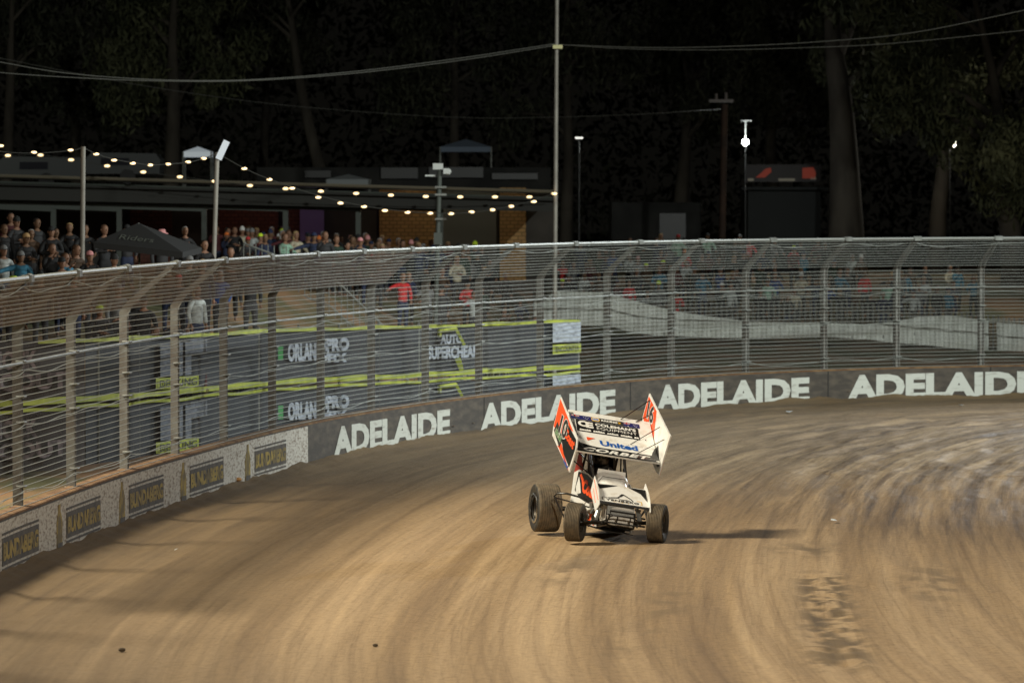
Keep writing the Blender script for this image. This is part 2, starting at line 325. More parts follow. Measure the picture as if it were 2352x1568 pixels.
# ------------------------------------------------------------------ catch fence
fence=empty('catch_fence',WP(WL/2,WH),label='curved steel catch fence with leaning posts and tight cables above the wall',cat='fence')
def fb(mb,name,m,smooth=False,**k): return wb(mb,name,m,fence,smooth,**k)
PX=[75,195,315,430,540,650,760,875,998,1120,1260,1412,1558,1727,1905,2070,2262]
PS=[s_at(x) for x in PX]; sp=4.2; 
while PS[0]>4: PS.insert(0,PS[0]-sp)
while PS[-1]<WL-4: PS.append(PS[-1]+3.3)
FB=-.14      # fence line set back on the wall top
BZ=WH+2.85; OZ=.80; OX=.86
def fpt(s,h):
    """point on the fence skin at running height h (0..)"""
    if h<=2.85: return WP(s,WH+h,FB)
    k=min((h-2.85)/1.17,1.0); return WP(s,BZ+OZ*k,FB+OX*k)
for i,s in enumerate(PS):
    t=Wt(s); n=Wn(s); mb=MB()
    for sd in (-.055,.055):
        b=lambda z,off:WP(s,z,off)+t*sd
        pr=[(FB-.16,WH+.01),(FB-.02,WH+.01),(FB-.02,BZ-.06),(FB+.08,BZ+.12),(FB+OX-.02,BZ+OZ-.02),(FB+OX-.06,BZ+OZ+.04),(FB-.02,BZ+.16),(FB-.16,BZ-.02)]
        mb.poly([b(z,o) for o,z in pr],t,.018*(1 if sd>0 else -1))
        pm_=mat('weathered_post_steel',(.19,.19,.175),.65,.15,col2=(.12,.108,.094),scale=2.5)
    mb.box((0,0,0),(.11,.02,2.8),Matrix.Translation(WP(s,WH+1.42,FB-.09))@Matrix.Rotation(math.atan2(t.y,t.x),4,'Z'))
    mb.box((0,0,0),(.26,.24,.03),Matrix.Translation(WP(s,WH+.03,FB-.08))@Matrix.Rotation(math.atan2(t.y,t.x),4,'Z'))
    post=fb(mb,'post',pm_)
    for z in (.35,1.35,1.75,2.3):
        mb=MB(); mb.tube([WP(s,WH+z,FB-.1)-t*.09,WP(s,WH+z,FB+.02)-t*.09,WP(s,WH+z,FB+.02)+t*.09,WP(s,WH+z,FB-.1)+t*.09],.022,6)
        mb.build('clamp',galv,post,fn=lambda v:v-fence.location)
    mb=MB(); mb.box((0,0,0),(.24,.16,.10),Matrix.Translation(WP(s,BZ+OZ+.02,FB+OX-.02))@Matrix.Rotation(math.atan2(t.y,t.x),4,'Z'))
    mb.tube([WP(s,BZ+OZ+.04,FB+OX)-t*.14,WP(s,BZ+OZ+.04,FB+OX)+t*.14],.055,8)
    mb.build('clamp',galv,post,fn=lambda v:v-fence.location)
NC=28
def cable(h,amp=.012,r=.0075,slack=0.,ph=0.):
    pts=[]
    for a,b in zip(PS,PS[1:]):
        k=10 if slack else 6
        for j in range(k):
            t=j/k; s=a+(b-a)*t; dz=-amp*math.sin(math.pi*t)
            if slack: dz+=-slack*math.sin(math.pi*t)*(.6+.4*math.sin(a*3.1+ph))+.02*math.sin(t*9+a+ph)
            pts.append(fpt(s,h)+Vector((0,0,dz))+Wn(s)*.03)
    return pts
hs=[.06+.1005*i for i in range(NC)]+[2.93+.105*i for i in range(11)]
for i,h in enumerate(hs):
    mb=MB(); mb.tube(cable(h,.003+.008*random.random()),.0064,4); fb(mb,'cable',cablem)
for (h,sl,ph) in ((.30,.10,0),(1.30,.04,2),(2.14,.06,1.3),(3.86,.10,.7)):
    mb=MB(); mb.tube(cable(h,.0,.009,sl,ph),.0075,4); fb(mb,'loose_cable',cablem,label='slack wavy safety cable')
mb=MB(); mb.tube([WP(s,BZ+OZ+.03,FB+OX) for s in np.arange(0,WL,.7)],.036,8); fb(mb,'top_rail',mat('pale_tube',(.29,.30,.28),.5,.3),True)
mb=MB(); mb.tube([WP(s,WH+2.28,FB) for s in np.arange(0,WL,.7)],.024,8); fb(mb,'mid_rail',galv,True)
# chain mesh: fine woven sheet, wires drawn by a wave pattern with real gaps
def mesh_mat(name,cov,col):
    m=bpy.data.materials.new(name); m.use_nodes=True; nt=m.node_tree; N=nt.nodes; L=nt.links; b=N['Principled BSDF']
    b.inputs['Base Color'].default_value=(*col,1); b.inputs['Roughness'].default_value=.7
    uv=N.new('ShaderNodeAttribute'); uv.attribute_name='run'
    wv=N.new('ShaderNodeMath'); wv.operation='FRACT'; sc=N.new('ShaderNodeMath'); sc.operation='MULTIPLY'; sc.inputs[1].default_value=1/.04
    L.new(uv.outputs['Fac'],sc.inputs[0]); L.new(sc.outputs[0],wv.inputs[0])
    lt=N.new('ShaderNodeMath'); lt.operation='LESS_THAN'; lt.inputs[1].default_value=cov; L.new(wv.outputs[0],lt.inputs[0])
    tr=N.new('ShaderNodeBsdfTransparent'); mx=N.new('ShaderNodeMixShader'); L.new(lt.outputs[0],mx.inputs[0]); L.new(tr.outputs[0],mx.inputs[1]); L.new(b.outputs[0],mx.inputs[2])
    L.new(mx.outputs[0],N['Material Output'].inputs[0]); return m
def mesh_sheet(name,s0,s1,hl,m,**k):
    ss=np.arange(s0,s1,.5); mb=MB(); n=len(hl)
    mb.v=[tuple(fpt(s,h)-Wn(s)*.02) for s in ss for h in hl]
    mb.f=[(i*n+j,i*n+j+1,(i+1)*n+j+1,(i+1)*n+j) for i in range(len(ss)-1) for j in range(n-1)]; mb.m=[0]*len(mb.f)
    o=fb(mb,name,m,**k); a=o.data.attributes.new('run','FLOAT','POINT'); a.data.foreach_set('value',np.repeat(ss,n).astype(np.float32)); return o
mesh_sheet('wire_mesh',0,s_at(1270),[.02,2.8],mesh_mat('woven_wire',.09,(.20,.17,.145)))
mesh_sheet('wire_mesh',s_at(1270),WL,[.02,2.8],mesh_mat('open_woven_wire',.045,(.24,.22,.19)))
mesh_sheet('overhang_mesh',s_at(0)-3,s_at(900),[2.9,4.0],mesh_mat('overhang_wire',.64,(.22,.17,.15)),label='denser brownish mesh on the leaning top of the fence')
mesh_sheet('overhang_mesh',s_at(900),WL,[2.9,4.0],mesh_mat('woven_wire_top',.06,(.24,.22,.19)))
# ------------------------------------------------------------------ banner fence behind
bc=[(-60,783,157),(0,781,154),(100,778,152),(250,773,147),(400,766,141),(520,760,136),(650,752,131),(830,748,126),(1000,744,121),(1170,738,118),(1330,731,115.5)]
TT=1.31
bx=[]
for x,y,t in bc:
    D=TT*F/t; p=PD(x,y,D); bx.append(p)
bxx=np.array([q[0] for q in bc])
def BP(x,zf,off=0.):
    """x = column along the banner line, zf = 0 bottom .. 1 top"""
    c=[float(np.interp(x,bxx,[getattr(p,k) for p in bx])) for k in 'xyz']
    z=c[2]-2*TT*(1-zf); return Vector((c[0]+off*.35,c[1]-off,z))
ban=empty('banner_fence',BP(600,0),label='two tier fence of slate blue sponsor banners behind the catch fence',cat='fence')
def bb(mb,name,m,parent=ban,**k): return mb.build(name,m,parent,fn=lambda v:v-ban.location,**k)
slate=mat('slate_banner_cloth',(.024,.031,.040),.8,col2=(.038,.043,.050),scale=1.2,detail=6,vec=(1,1,.3))
darkb=mat('dark_banner_cloth',(.025,.017,.013),.8,col2=(.04,.03,.025),scale=1.2)
lime=mat('lime_ribbon',(.46,.52,.06),.6,col2=(.33,.38,.06),scale=3)
pale=mat('pale_print',(.42,.47,.55),.7,col2=(.16,.18,.22),scale=5,detail=8,vec=(1,1,3),lo=.45,hi=.7)
pink=mat('dusky_print',(.20,.15,.15),.7,col2=(.07,.05,.05),scale=5,detail=8)
def sheet(mb,x0,x1,z0,z1,off=0.,wob=0.,step=25,mi=0,wp=0):
    n=max(2,int((x1-x0)/step)+1); xs_=np.linspace(x0,x1,n); vs=[];fs=[]
    for x in xs_:
        o=off+.05*math.sin(x*.05)
        w=wob*(math.sin(x*.045+wp)+.6*math.sin(x*.021+wp*2))
        vs+=[BP(x,z0+ (w if wp>4 else 0),o),BP(x,z1+w,o)]
    fs=[(2*i,2*i+2,2*i+3,2*i+1) for i in range(n-1)]; return mb.add(vs,fs,mi)
for z0,z1 in ((.515,.985),(0.0,.455)):
    mb=MB(); sheet(mb,195,1328,z0,z1,wob=.008); u=bb(mb,'banner',slate)
    mb=MB(); sheet(mb,-60,193,z0,z1); bb(mb,'banner',darkb,label='darker banner with dusky print')
for z0,z1,wp_ in ((.965,.995,1.),(.505,.55,2.),(.455,.48,5.),(-.02,.0,6.)):
    mb=MB(); xx=(-60 if z0<.6 and z0>.4 else 85) if z0>0 else 130
    sheet(mb,xx,1332 if z0>0 else 270,z0,z1,off=.12,wob=.006,step=12,wp=wp_); bb(mb,'lime_ribbon',lime)
for x in range(-50,1340,92): mb=MB(); mb.tube([BP(x,-.05,-.05),BP(x,1.02,-.05)],.03,6); bb(mb,'support_post',galv)
def btext(txt,x0,x1,z0,z1,m,bold=.03,off=.2,**k):
    mb=MB(); text_mb(mb,txt,lambda a,b:BP(x0+(x1-x0)*a,z0+(z1-z0)*b,off),bold=bold,**k); return bb(mb,'lettering',m)
def brect(x0,x1,z0,z1,m,name='print_block',off=.2):
    mb=MB(); sheet(mb,x0,x1,z0,z1,off=off); return bb(mb,name,m)
lettd=mat('dark_print',(.05,.06,.03),.7)
for dz in (0,-.515):
    btext('ORLANDO',655,748,.70+dz,.86+dz,pale,.06); btext('PRO',740,795,.78+dz,.90+dz,pale,.06); btext('FIX',745,790,.68+dz,.76+dz,pale,.06)
    g=brect(632,643,.72+dz,.84+dz,mat('green_print',(.05,.28,.08),.7))
    if dz==0:
        btext('SUPERCHEAP',975,1090,.67,.79,pale,.05); btext('AUTO',1005,1055,.81,.90,pale,.05)
    brect(1262,1328,.775+dz,.965+dz,pale)
    if dz==0:
        q=brect(1262,1329,.66,.755,lime); btext('ENCOUNTER',1268,1322,.68,.735,lettd,.02,.26)
    for (a,b,c,d) in ((362,412,.66,.93),(430,470,.82,.95),(418,432,.66,.93)): brect(a,b,c+dz,d+dz,mat('faint_print',(.10,.115,.14),.8,col2=(.18,.2,.24),scale=6,detail=9,vec=(1,1,6)))
    q=brect(352,450,.56+dz,.65+dz,lime); btext('DECKING',358,444,.575+dz,.635+dz,lettd,.02,.26)
    btext('KNOCK',-50,80,.78+dz,.92+dz,pink,.05); btext('COUT',-10,150,.62+dz,.75+dz,pink,.05)
# lime peaked outlines on the stadium logo
for dz in (0,-.53):
    mb=MB()
    for (a,b),(c,d) in (((1002,.935),(1040,.95)),((1040,.95),(1058,.80)),((1003,.95),(1003,.88))):
        p,q=BP(a,b+dz,.22),BP(c,d+dz,.22); mb.tube([p,q],.05,4)
    if dz==0:
        mb.tube([BP(1044,.66,.22),BP(1052,.56,.22)],[.1,.07],4)
    bb(mb,'logo_outline',lime)
# ------------------------------------------------------------------ picket drape fence (right, far)
pk=[(1225,672,748),(1290,668,747),(1400,672,748),(1445,688,762),(1500,702,770),(1560,716,772),(1640,728,776),(1727,738,776),(1905,742,774),(2000,744,780),(2060,738,788),(2105,728,790),(2180,724,798),(2260,735,805),(2300,742,812),(2400,748,820)]
zb0=.40
def PKp(x,kind):
    ys_=float(np.interp(x,[a for a,_,_ in pk],[a[kind] for a in pk])); yb=float(np.interp(x,[a for a,_,_ in pk],[a[2] for a in pk]))
    return PD(x,ys_,159.-(x-1226)*.008)
drape=mat('white_shade_cloth',(.80,.83,.78),.85,col2=(.6,.63,.56),scale=3,vec=(1,1,.5),detail=5,lo=.5,hi=.8)
pf=empty('picket_fence',PKp(1700,2),label='white cloth draped picket fence sagging along the grass bank',cat='fence')
mb=MB(); xs_=list(np.arange(1226,2400,4)); n=7
for i,x in enumerate(xs_):
    a,b=PKp(x,1),PKp(x,2)
    for j in range(n):
        t=j/(n-1); p=a.lerp(b,t); fold=.02*math.sin(i*2.4)+.03*math.sin(i*.7+t*3)+.09*math.sin(t*7+i*.06); mb.v.append((p.x,p.y-fold,p.z))
for i in range(len(xs_)-1):
    if 2268<xs_[i]<2290: continue
    for j in range(n-1): mb.f.append((i*n+j,i*n+j+1,(i+1)*n+j+1,(i+1)*n+j)); mb.m.append(0)
pfo=lambda v:v-pf.location
mb.build('cloth',drape,pf,fn=pfo)
for x in np.arange(1226,2400,12):
    b=PKp(x,2); mb=MB(); mb.box((b.x,b.y+.12,b.z+.62),(.06,.02,1.35)); mb.build('picket',mat('weathered_wood',(.12,.12,.11),.8),pf,fn=pfo)
mb=MB(); mb.tube([PKp(x,2)+Vector((0,.2,1.05)) for x in np.arange(1226,2400,60)],.03,5); mb.tube([PKp(x,2)+Vector((0,-.14,.62)) for x in np.arange(1226,2400,60)],.018,5)
mb.build('rail',mat('rail_brown',(.14,.12,.09),.8),pf,fn=pfo)
# barrier rail in front of the middle crowd
br=empty('crowd_barrier',PD(860,700,118),label='grey steel crowd barrier with upright bars in front of the middle crowd',cat='barrier')
for x in np.arange(560,1215,14):
    p=PD(x,740,118); z=zbs(p.x,118.); mb=MB(); mb.tube([(p.x,118,z),(p.x,118,z+1.1)],.014,5); mb.build('bar',galv,br,fn=lambda v:v-br.location)
mb=MB(); q=[PD(x,740,118) for x in (560,760,960,1215)]; q=[Vector((p.x,118,zbs(p.x,118.)+1.1)) for p in q]; mb.tube(q,.03,6); mb.tube([p-Vector((0,0,.85)) for p in q],.022,6)
mb.build('rail',galv,br,fn=lambda v:v-br.location)
# ------------------------------------------------------------------ sprint car
YAW=R(13.5); ROLL=R(9.3)
car=empty('sprint_car',CARO+Vector((0,0,.02)),YAW,label='white winged sprint car with red and black graphics sliding round the dirt turn',cat='race car')
cr_,sr_=math.cos(ROLL),math.sin(ROLL)
def C(c,a,b):     # chassis frame: c lateral (car's left +), a forward of the front axle, b up; body roll included
    return Vector((c*cr_+b*sr_,-a,-c*sr_+b*cr_))
WR=R(1.8)
def Wl(c,a,b): return Vector((c*math.cos(WR)+b*math.sin(WR),-a,-c*math.sin(WR)+b*math.cos(WR)))
def cpart(mb,name,m,parent=car,smooth=False,**k): return mb.build(name,m,parent,smooth,**k)
car.scale=(.97,.97,.97)
# --- wheels
def wheel(c,a,rad,wid,steer,rimcol,parent=car,flip=1):
    M=Matrix.Translation(Wl(c,a,rad-.0))@Matrix.Rotation(WR,4,'Y')@Matrix.Rotation(steer,4,'Z')
    h=wid/2; rr=rad*.50
    mb=MB()
    mb.lathe([(rr*.96,-h*.8),(rr*.98,-h*.72),(rr*.85,-h*.6),(rr*.82,h*.6),(rr*.98,h*.72),(rr*.96,h*.8)],M,28,axis='x')
    for sd in (-1,1):
        mb.lathe([(rr*.84,sd*h*.45),(rr*.6,sd*h*.30),(rr*.35,sd*h*.34),(rr*.3,sd*h*.5),(rr*.0,sd*h*.55)],M,24,axis='x')
        for k in range(6):
            an=k*math.pi/3; p=Vector((sd*h*.36,rr*.58*math.cos(an),rr*.58*math.sin(an))); q=p+Vector((sd*.03,0,0)); mb.tube([M@p,M@q],.022,6)
    w=mb.build('wheel',rimcol,parent,True)
    prof=[(rr*.98,-h*.74),(rad*.72,-h*.95),(rad*.86,-h*1.0),(rad*.955,-h*.93)]
    ng=9
    for g in range(ng):
        x0=-h*.86+2*h*.86*g/ng; x1=-h*.86+2*h*.86*(g+1)/ng; cr2=rad*(1-.012*abs((x0+x1)/2/h)**2)
        prof+=[(cr2,x0+.006),(cr2,x1-.010),(cr2-.010,x1-.007),(cr2-.010,x1-.001)]
    prof+=[(rad*.955,h*.93),(rad*.86,h*1.0),(rad*.72,h*.95),(rr*.98,h*.74)]
    mb=MB(); mb.lathe(prof,M,48,axis='x'); mm=[]
    t=mb.build('tyre',[tyrem,sidew],w,False)
    for p in t.data.polygons:
        cc=M.inverted()@p.center; p.material_index=1 if math.hypot(cc.y,cc.z)<rad*.93 else 0
    t.data.polygons.foreach_set('use_smooth',[True]*len(t.data.polygons))
    try: t.data.set_sharp_from_angle(angle=R(50))
    except Exception: pass
    return w
rimd=mat('dark_wheel',(.03,.03,.032),.35,.6,col2=(.08,.065,.045),scale=8); rims=mat('satin_wheel',(.16,.16,.17),.3,.8,col2=(.12,.09,.06),scale=6)
wheel(-.74,0,.335,.29,R(-27),rimd); wheel(.73,0,.335,.29,R(-27),rimd)
wheel(-.735,-2.15,.43,.44,0,rimd); wheel(.55,-2.15,.38,.34,0,rimd)
# bright beadlock ring on the big rear wheel
mb=MB(); M=Matrix.Translation(Wl(-.735,-2.15,.43)); mb.lathe([(.235,-.195),(.27,-.205),(.27,-.215),(.235,-.22),(.235,-.195)],M,40,axis='x'); cpart(mb,'beadlock_ring',chrome,smooth=True)
# --- axles and suspension
mb=MB(); mb.tube([Wl(-.66,0,.335),Wl(-.3,.02,.33),Wl(.3,.02,.33),Wl(.66,0,.335)],.032,10); cpart(mb,'front_axle',blackmetal,smooth=True)
mb=MB(); mb.tube([Wl(-.8,-2.15,.43),Wl(.6,-2.15,.39)],.045,10); mb.box((0,0,0),(.28,.34,.3),Matrix.Translation(Wl(-.05,-2.15,.4))); cpart(mb,'rear_axle',blackmetal)
for sd in (-1,1):
    for q in ([Wl(sd*.5,.0,.40),C(sd*.36,-1.0,.45)],[Wl(sd*.5,.0,.27),C(sd*.36,-1.0,.28)],[Wl(sd*.6,.03,.42),Wl(sd*.62,.1,.36),Wl(sd*.3,.12,.36)]):
        mb=MB(); mb.tube(q,.016,8); cpart(mb,'radius_rod',blackmetal)
for sd in (-1,1):
    mb=MB(); p,q=Wl(sd*.42,.02,.3),C(sd*.30,-.18,.72); mb.tube([p,q],.022,8); mb.tube([p.lerp(q,.15),p.lerp(q,.6)],.042,10); cpart(mb,'shock_absorber',greyalu)
# --- frame
def T(mb,pts,r=.02): mb.tube([C(*p) for p in pts],r,8)
mb=MB()
for sd in (-1,1):
    c=sd*.26
    T(mb,[(c*.9,.12,.28),(c,-.3,.22),(c,-2.3,.22)]); T(mb,[(c*.85,.12,.52),(c,-.5,.68),(c*1.1,-.98,.95),(c*1.15,-1.75,.98),(c,-2.3,.75)])
    T(mb,[(c*.9,.12,.28),(c*.85,.12,.52)]); T(mb,[(c,-.5,.22),(c,-.5,.68)]); T(mb,[(c,-1.0,.22),(c*1.1,-.98,.95)])
    T(mb,[(c*1.15,-1.75,.98),(c,-1.85,.22)]); T(mb,[(c,-2.3,.22),(c,-2.3,.75)])
    T(mb,[(c,-.5,.22),(c*1.1,-.98,.95)],.014); T(mb,[(c*1.1,-1.5,1.44),(c*1.1,-1.82,1.44),(c*1.15,-1.95,.95),(c,-2.3,.6)],.022)
    T(mb,[(c*1.1,-1.6,1.44),(c*1.15,-1.4,.97)],.014); T(mb,[(c*1.1,-1.3,1.24),(c*1.12,-1.2,.97)],.012)
T(mb,[(-.24,.12,.28),(.24,.12,.28)]); T(mb,[(-.23,.12,.52),(.23,.12,.52)]); T(mb,[(-.29,-1.5,1.44),(.29,-1.5,1.44)],.022); T(mb,[(-.29,-1.82,1.44),(.29,-1.82,1.44)],.022)
T(mb,[(-.29,-1.82,1.44),(.29,-1.9,1.0)],.014); T(mb,[(.29,-1.82,1.44),(-.29,-1.9,1.0)],.014); T(mb,[(-.29,-.98,.96),(.29,-.98,.96)])
cpart(mb,'roll_cage',blackmetal,smooth=True)
for sd in (-1,1):
    mb=MB(); T(mb,[(sd*.285,-.98,.96),(sd*.30,-1.05,1.02),(sd*.315,-1.5,1.44)],.026); cpart(mb,'cage_upright',mat('polished_black_tube',(.20,.22,.25),.15,.9),smooth=True)
# --- wing pedestals
mb=MB()
for sd in (-1,1):
    T(mb,[(sd*.25,-1.5,1.44),(sd*.27,-1.15,1.66)],.014); T(mb,[(sd*.25,-1.82,1.44),(sd*.27,-1.75,2.05)],.018); T(mb,[(sd*.26,-1.55,1.44),(sd*.62,-1.35,1.80)],.010)
T(mb,[(-.29,-1.2,1.2),(-.74,-1.2,1.50)],.011); T(mb,[(-.29,-1.3,1.05),(-.74,-1.25,1.30)],.011)
cpart(mb,'wing_mounts',blackmetal)
# --- top wing
QA,QB=-.738,1.442
VV=[0,.030,.059,.12,.315,.46,.612,.700,.745]; AA=[0,-.035,-.10,-.20,-.50,-.69,-.89,-1.02,-1.08]; BBv=[0,.028,.05,.102,.27,.40,.545,.63,.67]
def fo(c,v,lift=0.):
    a=np.interp(v,VV,AA); b=np.interp(v,VV,BBv); a2=np.interp(v+.02,VV,AA)-np.interp(v-.02,VV,AA); b2=np.interp(v+.02,VV,BBv)-np.interp(v-.02,VV,BBv)
    l=math.hypot(a2,b2) or 1; na,nb=b2/l,-a2/l
    return C(c,QA+a+na*lift,QB+b+nb*lift)
def foil(mb,c0,c1,v0,v1,lift,nc=12,nv=24,th=0.):
    vs=[];fs=[]
    for i in range(nv+1):
        for j in range(nc+1): vs.append(fo(c0+(c1-c0)*j/nc,v0+(v1-v0)*i/nv,lift))
    n=nc+1; fs=[(i*n+j,i*n+j+1,(i+1)*n+j+1,(i+1)*n+j) for i in range(nv) for j in range(nc)]
    return mb.add(vs,fs)
mb=MB(); C0,C1=-.745,.765
vs=[];nv=26
for i in range(nv+1):
    v=.745*i/nv; k=i/nv; th=.012+.10*math.sin(math.pi*min(1,k*1.1+.02))**.6
    for c in (C0,C1): vs.append(fo(c,v,0))
    for c in (C0,C1): vs.append(fo(c,v,-th))
fs=[]
for i in range(nv):
    o=4*i; fs+=[(o,o+1,o+5,o+4),(o+2,o+6,o+7,o+3),(o,o+4,o+6,o+2),(o+1,o+3,o+7,o+5)]
fs+=[(0,2,3,1),(4*nv,4*nv+1,4*nv+3,4*nv+2)]
mb.add(vs,fs); wing=cpart(mb,'top_wing',white,smooth=True)
def dec(name,m,fnmb,parent=wing,**k):
    mb=MB(); fnmb(mb); return cpart(mb,name,m,parent,**k)
# black leading band with swept ends
def band(mb):
    n=40; vs=[];fs=[]
    for i in range(n+1):
        k=i/n; c=C0+(C1-C0)*k
        top=.122+.065*max(0,1-k/.28)**1.4+.16*max(0,(k-.93)/.07)**.7
        for j in range(7): vs.append(fo(c,.002+(top-.002)*j/6,.004))
    fs=[(i*7+j,(i+1)*7+j,(i+1)*7+j+1,i*7+j+1) for i in range(n) for j in range(6)]; mb.add(vs,fs)
dec('black_band',black,band)
def rect(c0,c1,v0,v1,l,nc=8,nv=6): return lambda mb:foil(mb,c0,c1,v0,v1,l,nc,nv)
dec('sponsor_panel',black,rect(-.645,.51,.385,.592,.004))
dec('sponsor_panel',dkgrey,rect(-.34,.25,.598,.668,.004)); 
for c0,c1 in ((-.72,-.34),(.25,.55)):
    dec('flag_print',navy,rect(c0,c1,.598,.668,.004))
    w=(c1-c0)*.42
    dec('flag_cross',white,rect(c0+.01,c0+w,.640,.658,.0055,4,2)); dec('flag_cross',redd,rect(c0+.01,c0+w,.645,.653,.007,4,2)); dec('flag_cross',redd,rect(c0+w*.42,c0+w*.55,.632,.667,.0075,2,2))
    def stars(mb):
        for (u,v) in ((.28,.610),(.62,.640),(.75,.655),(.85,.640),(.78,.615),(.7,.628)):
            p=c0+(c1-c0)*u; q=.009 if u>.3 else .012
            mb.add([fo(p+q*math.cos(t)*(.5 if k%2 else 1),v+q*math.sin(t)*(.5 if k%2 else 1),.0055) for k,t in enumerate([i*math.pi/5 for i in range(10)])],[tuple(range(10))])
    dec('flag_stars',white,stars)
def ftext(txt,c0,c1,v0,v1,m,bold=.03,shear=0,lift=.007,spacing=1.):
    return dec('lettering',m,lambda mb:text_mb(mb,txt,lambda a,b:fo(c0+(c1-c0)*a,v0+(v1-v0)*b,lift),bold=bold,shear=shear,spacing=spacing))
ftext('CORBET',-.62,.62,.024,.094,white,.04,.40,spacing=1.12)
ftext('United',-.27,.42,.165,.262,blue,.035)
dec('pennant',orange,lambda mb:mb.add([fo(-.50,.225,.006),(fo(-.50,.29,.006)),fo(-.34,.285,.006)],[(0,1,2)]))
ftext("COLEMAN'S",-.29,.46,.52,.572,white,.045,spacing=1.05); ftext('EQUIPMENT',-.27,.47,.455,.505,white,.0,spacing=1.1)
ftext('C',-.61,-.44,.475,.578,white,.06); ftext('E',-.47,-.33,.465,.565,white,.06,lift=.009)
def dig(mb):
    for k in range(26):
        c=-.6+k*.042; h=.008+.014*random.random()
        if k%6==5: continue
        mb.add([fo(c,.402,.007),fo(c+.045,.402,.007),fo(c+.04,.402+h+.008,.007),fo(c+.015,.402+h+.014,.007),fo(c,.402+h,.007)],[(0,1,2,3,4)])
dec('machine_silhouettes',white,dig)
ftext('RACING',-.16,.14,.618,.650,white,.05); ftext('>',.155,.20,.615,.652,yellow,.05)
def hexa(c,v,a,b,l):
    return lambda mb:mb.add([fo(c-a,v,l),fo(c-a*.7,v-b,l),fo(c+a*.7,v-b,l),fo(c+a,v,l),fo(c+a*.7,v+b,l),fo(c-a*.7,v+b,l)],[tuple(range(6))])
dec('sponsor_badge',yellow,hexa(-.265,.634,.085,.030,.0065)); dec('sponsor_badge',white,hexa(-.265,.634,.072,.021,.008)); ftext('NAPA',-.325,-.205,.620,.648,blue,.06,lift=.0095)
# --- side boards
def board(c,poly,nrm,edge=True):
    mb=MB(); mb.poly([C(c,QA+a,QB+b) for a,b in poly],C(1,0,0)-C(0,0,0),.022)
    return mb.build('side_board',white,car)
LB=[(-.03,.2),(0,.05),(-.21,-.40),(-1.80,.16),(-1.82,.32),(-1.64,.86)]
lb=board(-.77,LB,-1)
def bp2(mb,c,pts,):
    mb.add([C(c,QA+a,QB+b) for a,b in pts],[tuple(range(len(pts)))])
def onboard(name,c,pts,m,parent): mb=MB(); bp2(mb,c,pts); return mb.build(name,m,parent)
oc=-.773
onboard('red_flash',oc,[(-1.62,.83),(-1.79,.33),(-1.35,.20),(-.55,.33),(-.35,.30)],orange,lb)
onboard('black_flash',oc-.002,[(-.08,.18),(-.05,.02),(-.27,-.32),(-.8,-.10),(-1.05,.10),(-1.15,.28),(-.75,.40)],black,lb)
onboard('red_stripe',oc-.002,[(-.25,-.38),(-.45,-.31),(-1.2,-.02),(-1.3,.0),(-1.05,.06),(-.75,-.12)],orange,lb)
onboard('sticker_panel',oc-.004,[(-1.55,.42),(-1.72,.26),(-1.15,-.02),(-1.02,.15)],dkgrey,lb)
def sbtext(txt,c,o,u,v,m,parent,bold,shear=0,name='lettering'):
    mb=MB(); text_mb(mb,txt,lambda x,y:C(c,QA+o[0]+u[0]*x+v[0]*y,QB+o[1]+u[1]*x+v[1]*y),bold=bold,shear=shear); return mb.build(name,m,parent)
sbtext('10',oc-.005,(-1.42,.22),(.62,-.12),(.10,.36),white,lb,.085,name='race_number'); sbtext('10',oc-.007,(-1.40,.235),(.58,-.11),(.095,.33),dkgrey,lb,.035,name='race_number')
sbtext('Coast',oc-.006,(-.95,.20),(.80,-.22),(.06,.17),orange,lb,.05,.3)
sbtext('KENNARDS',oc-.007,(-1.62,.22),(.50,-.16),(.06,.10),mat('sticker_multi',(.45,.45,.35),.5,col2=(.1,.3,.12),scale=20),lb,.04)
sbtext('United',oc-.006,(-.72,-.24),(.36,-.12),(.02,.07),blue,lb,.03)
RB=[(.30,.5),(-.05,-.2),(-.25,-.16),(-1.62,.42),(-1.66,.75),(-1.475,1.17)]
rb=board(.785,RB,1)
ic=.782
onboard('red_flash',ic,[(-1.46,1.12),(-1.63,.74),(-.95,.30),(-.70,.30),(-.8,.88)],orange,rb)
onboard('black_flash',ic-.001,[(-.35,.30),(-.06,-.05),(-.16,-.08),(-.75,.12)],dkgrey,rb)
sbtext('16',ic-.004,(-1.42,.74),(.50,-.14),(.0,.34),white,rb,.085,name='race_number'); sbtext('16',ic-.006,(-1.40,.755),(.46,-.13),(.0,.31),dkgrey,rb,.03,name='race_number')
onboard('red_tip',.812,[(-.05,-.2),(-.12,-.19),(.02,.05),(.08,.08)],orange,rb)
# lower inner red edge
for (c0,v0,a1,b1) in ((.22,.70,-1.35,1.05),(.50,.70,-1.25,.78),(.30,.27,-.42,.62),(.36,.10,-.02,.42)):
    mb=MB(); mb.tube([fo(c0,v0,.01),C(.778,QA+a1,QB+b1)],.008,6); cpart(mb,'wing_strut',blackmetal)
for v in (.58,.24,.08):
    mb=MB(); mb.tube([fo(-.60,v,.01),C(-.745,QA+float(np.interp(v,VV,AA)),QB+float(np.interp(v,VV,BBv))+.12)],.009,6); cpart(mb,'wing_brace',chrome)
dec('side_infill',greyalu,rect(-.745,-.66,.20,.70,.003,2,10))
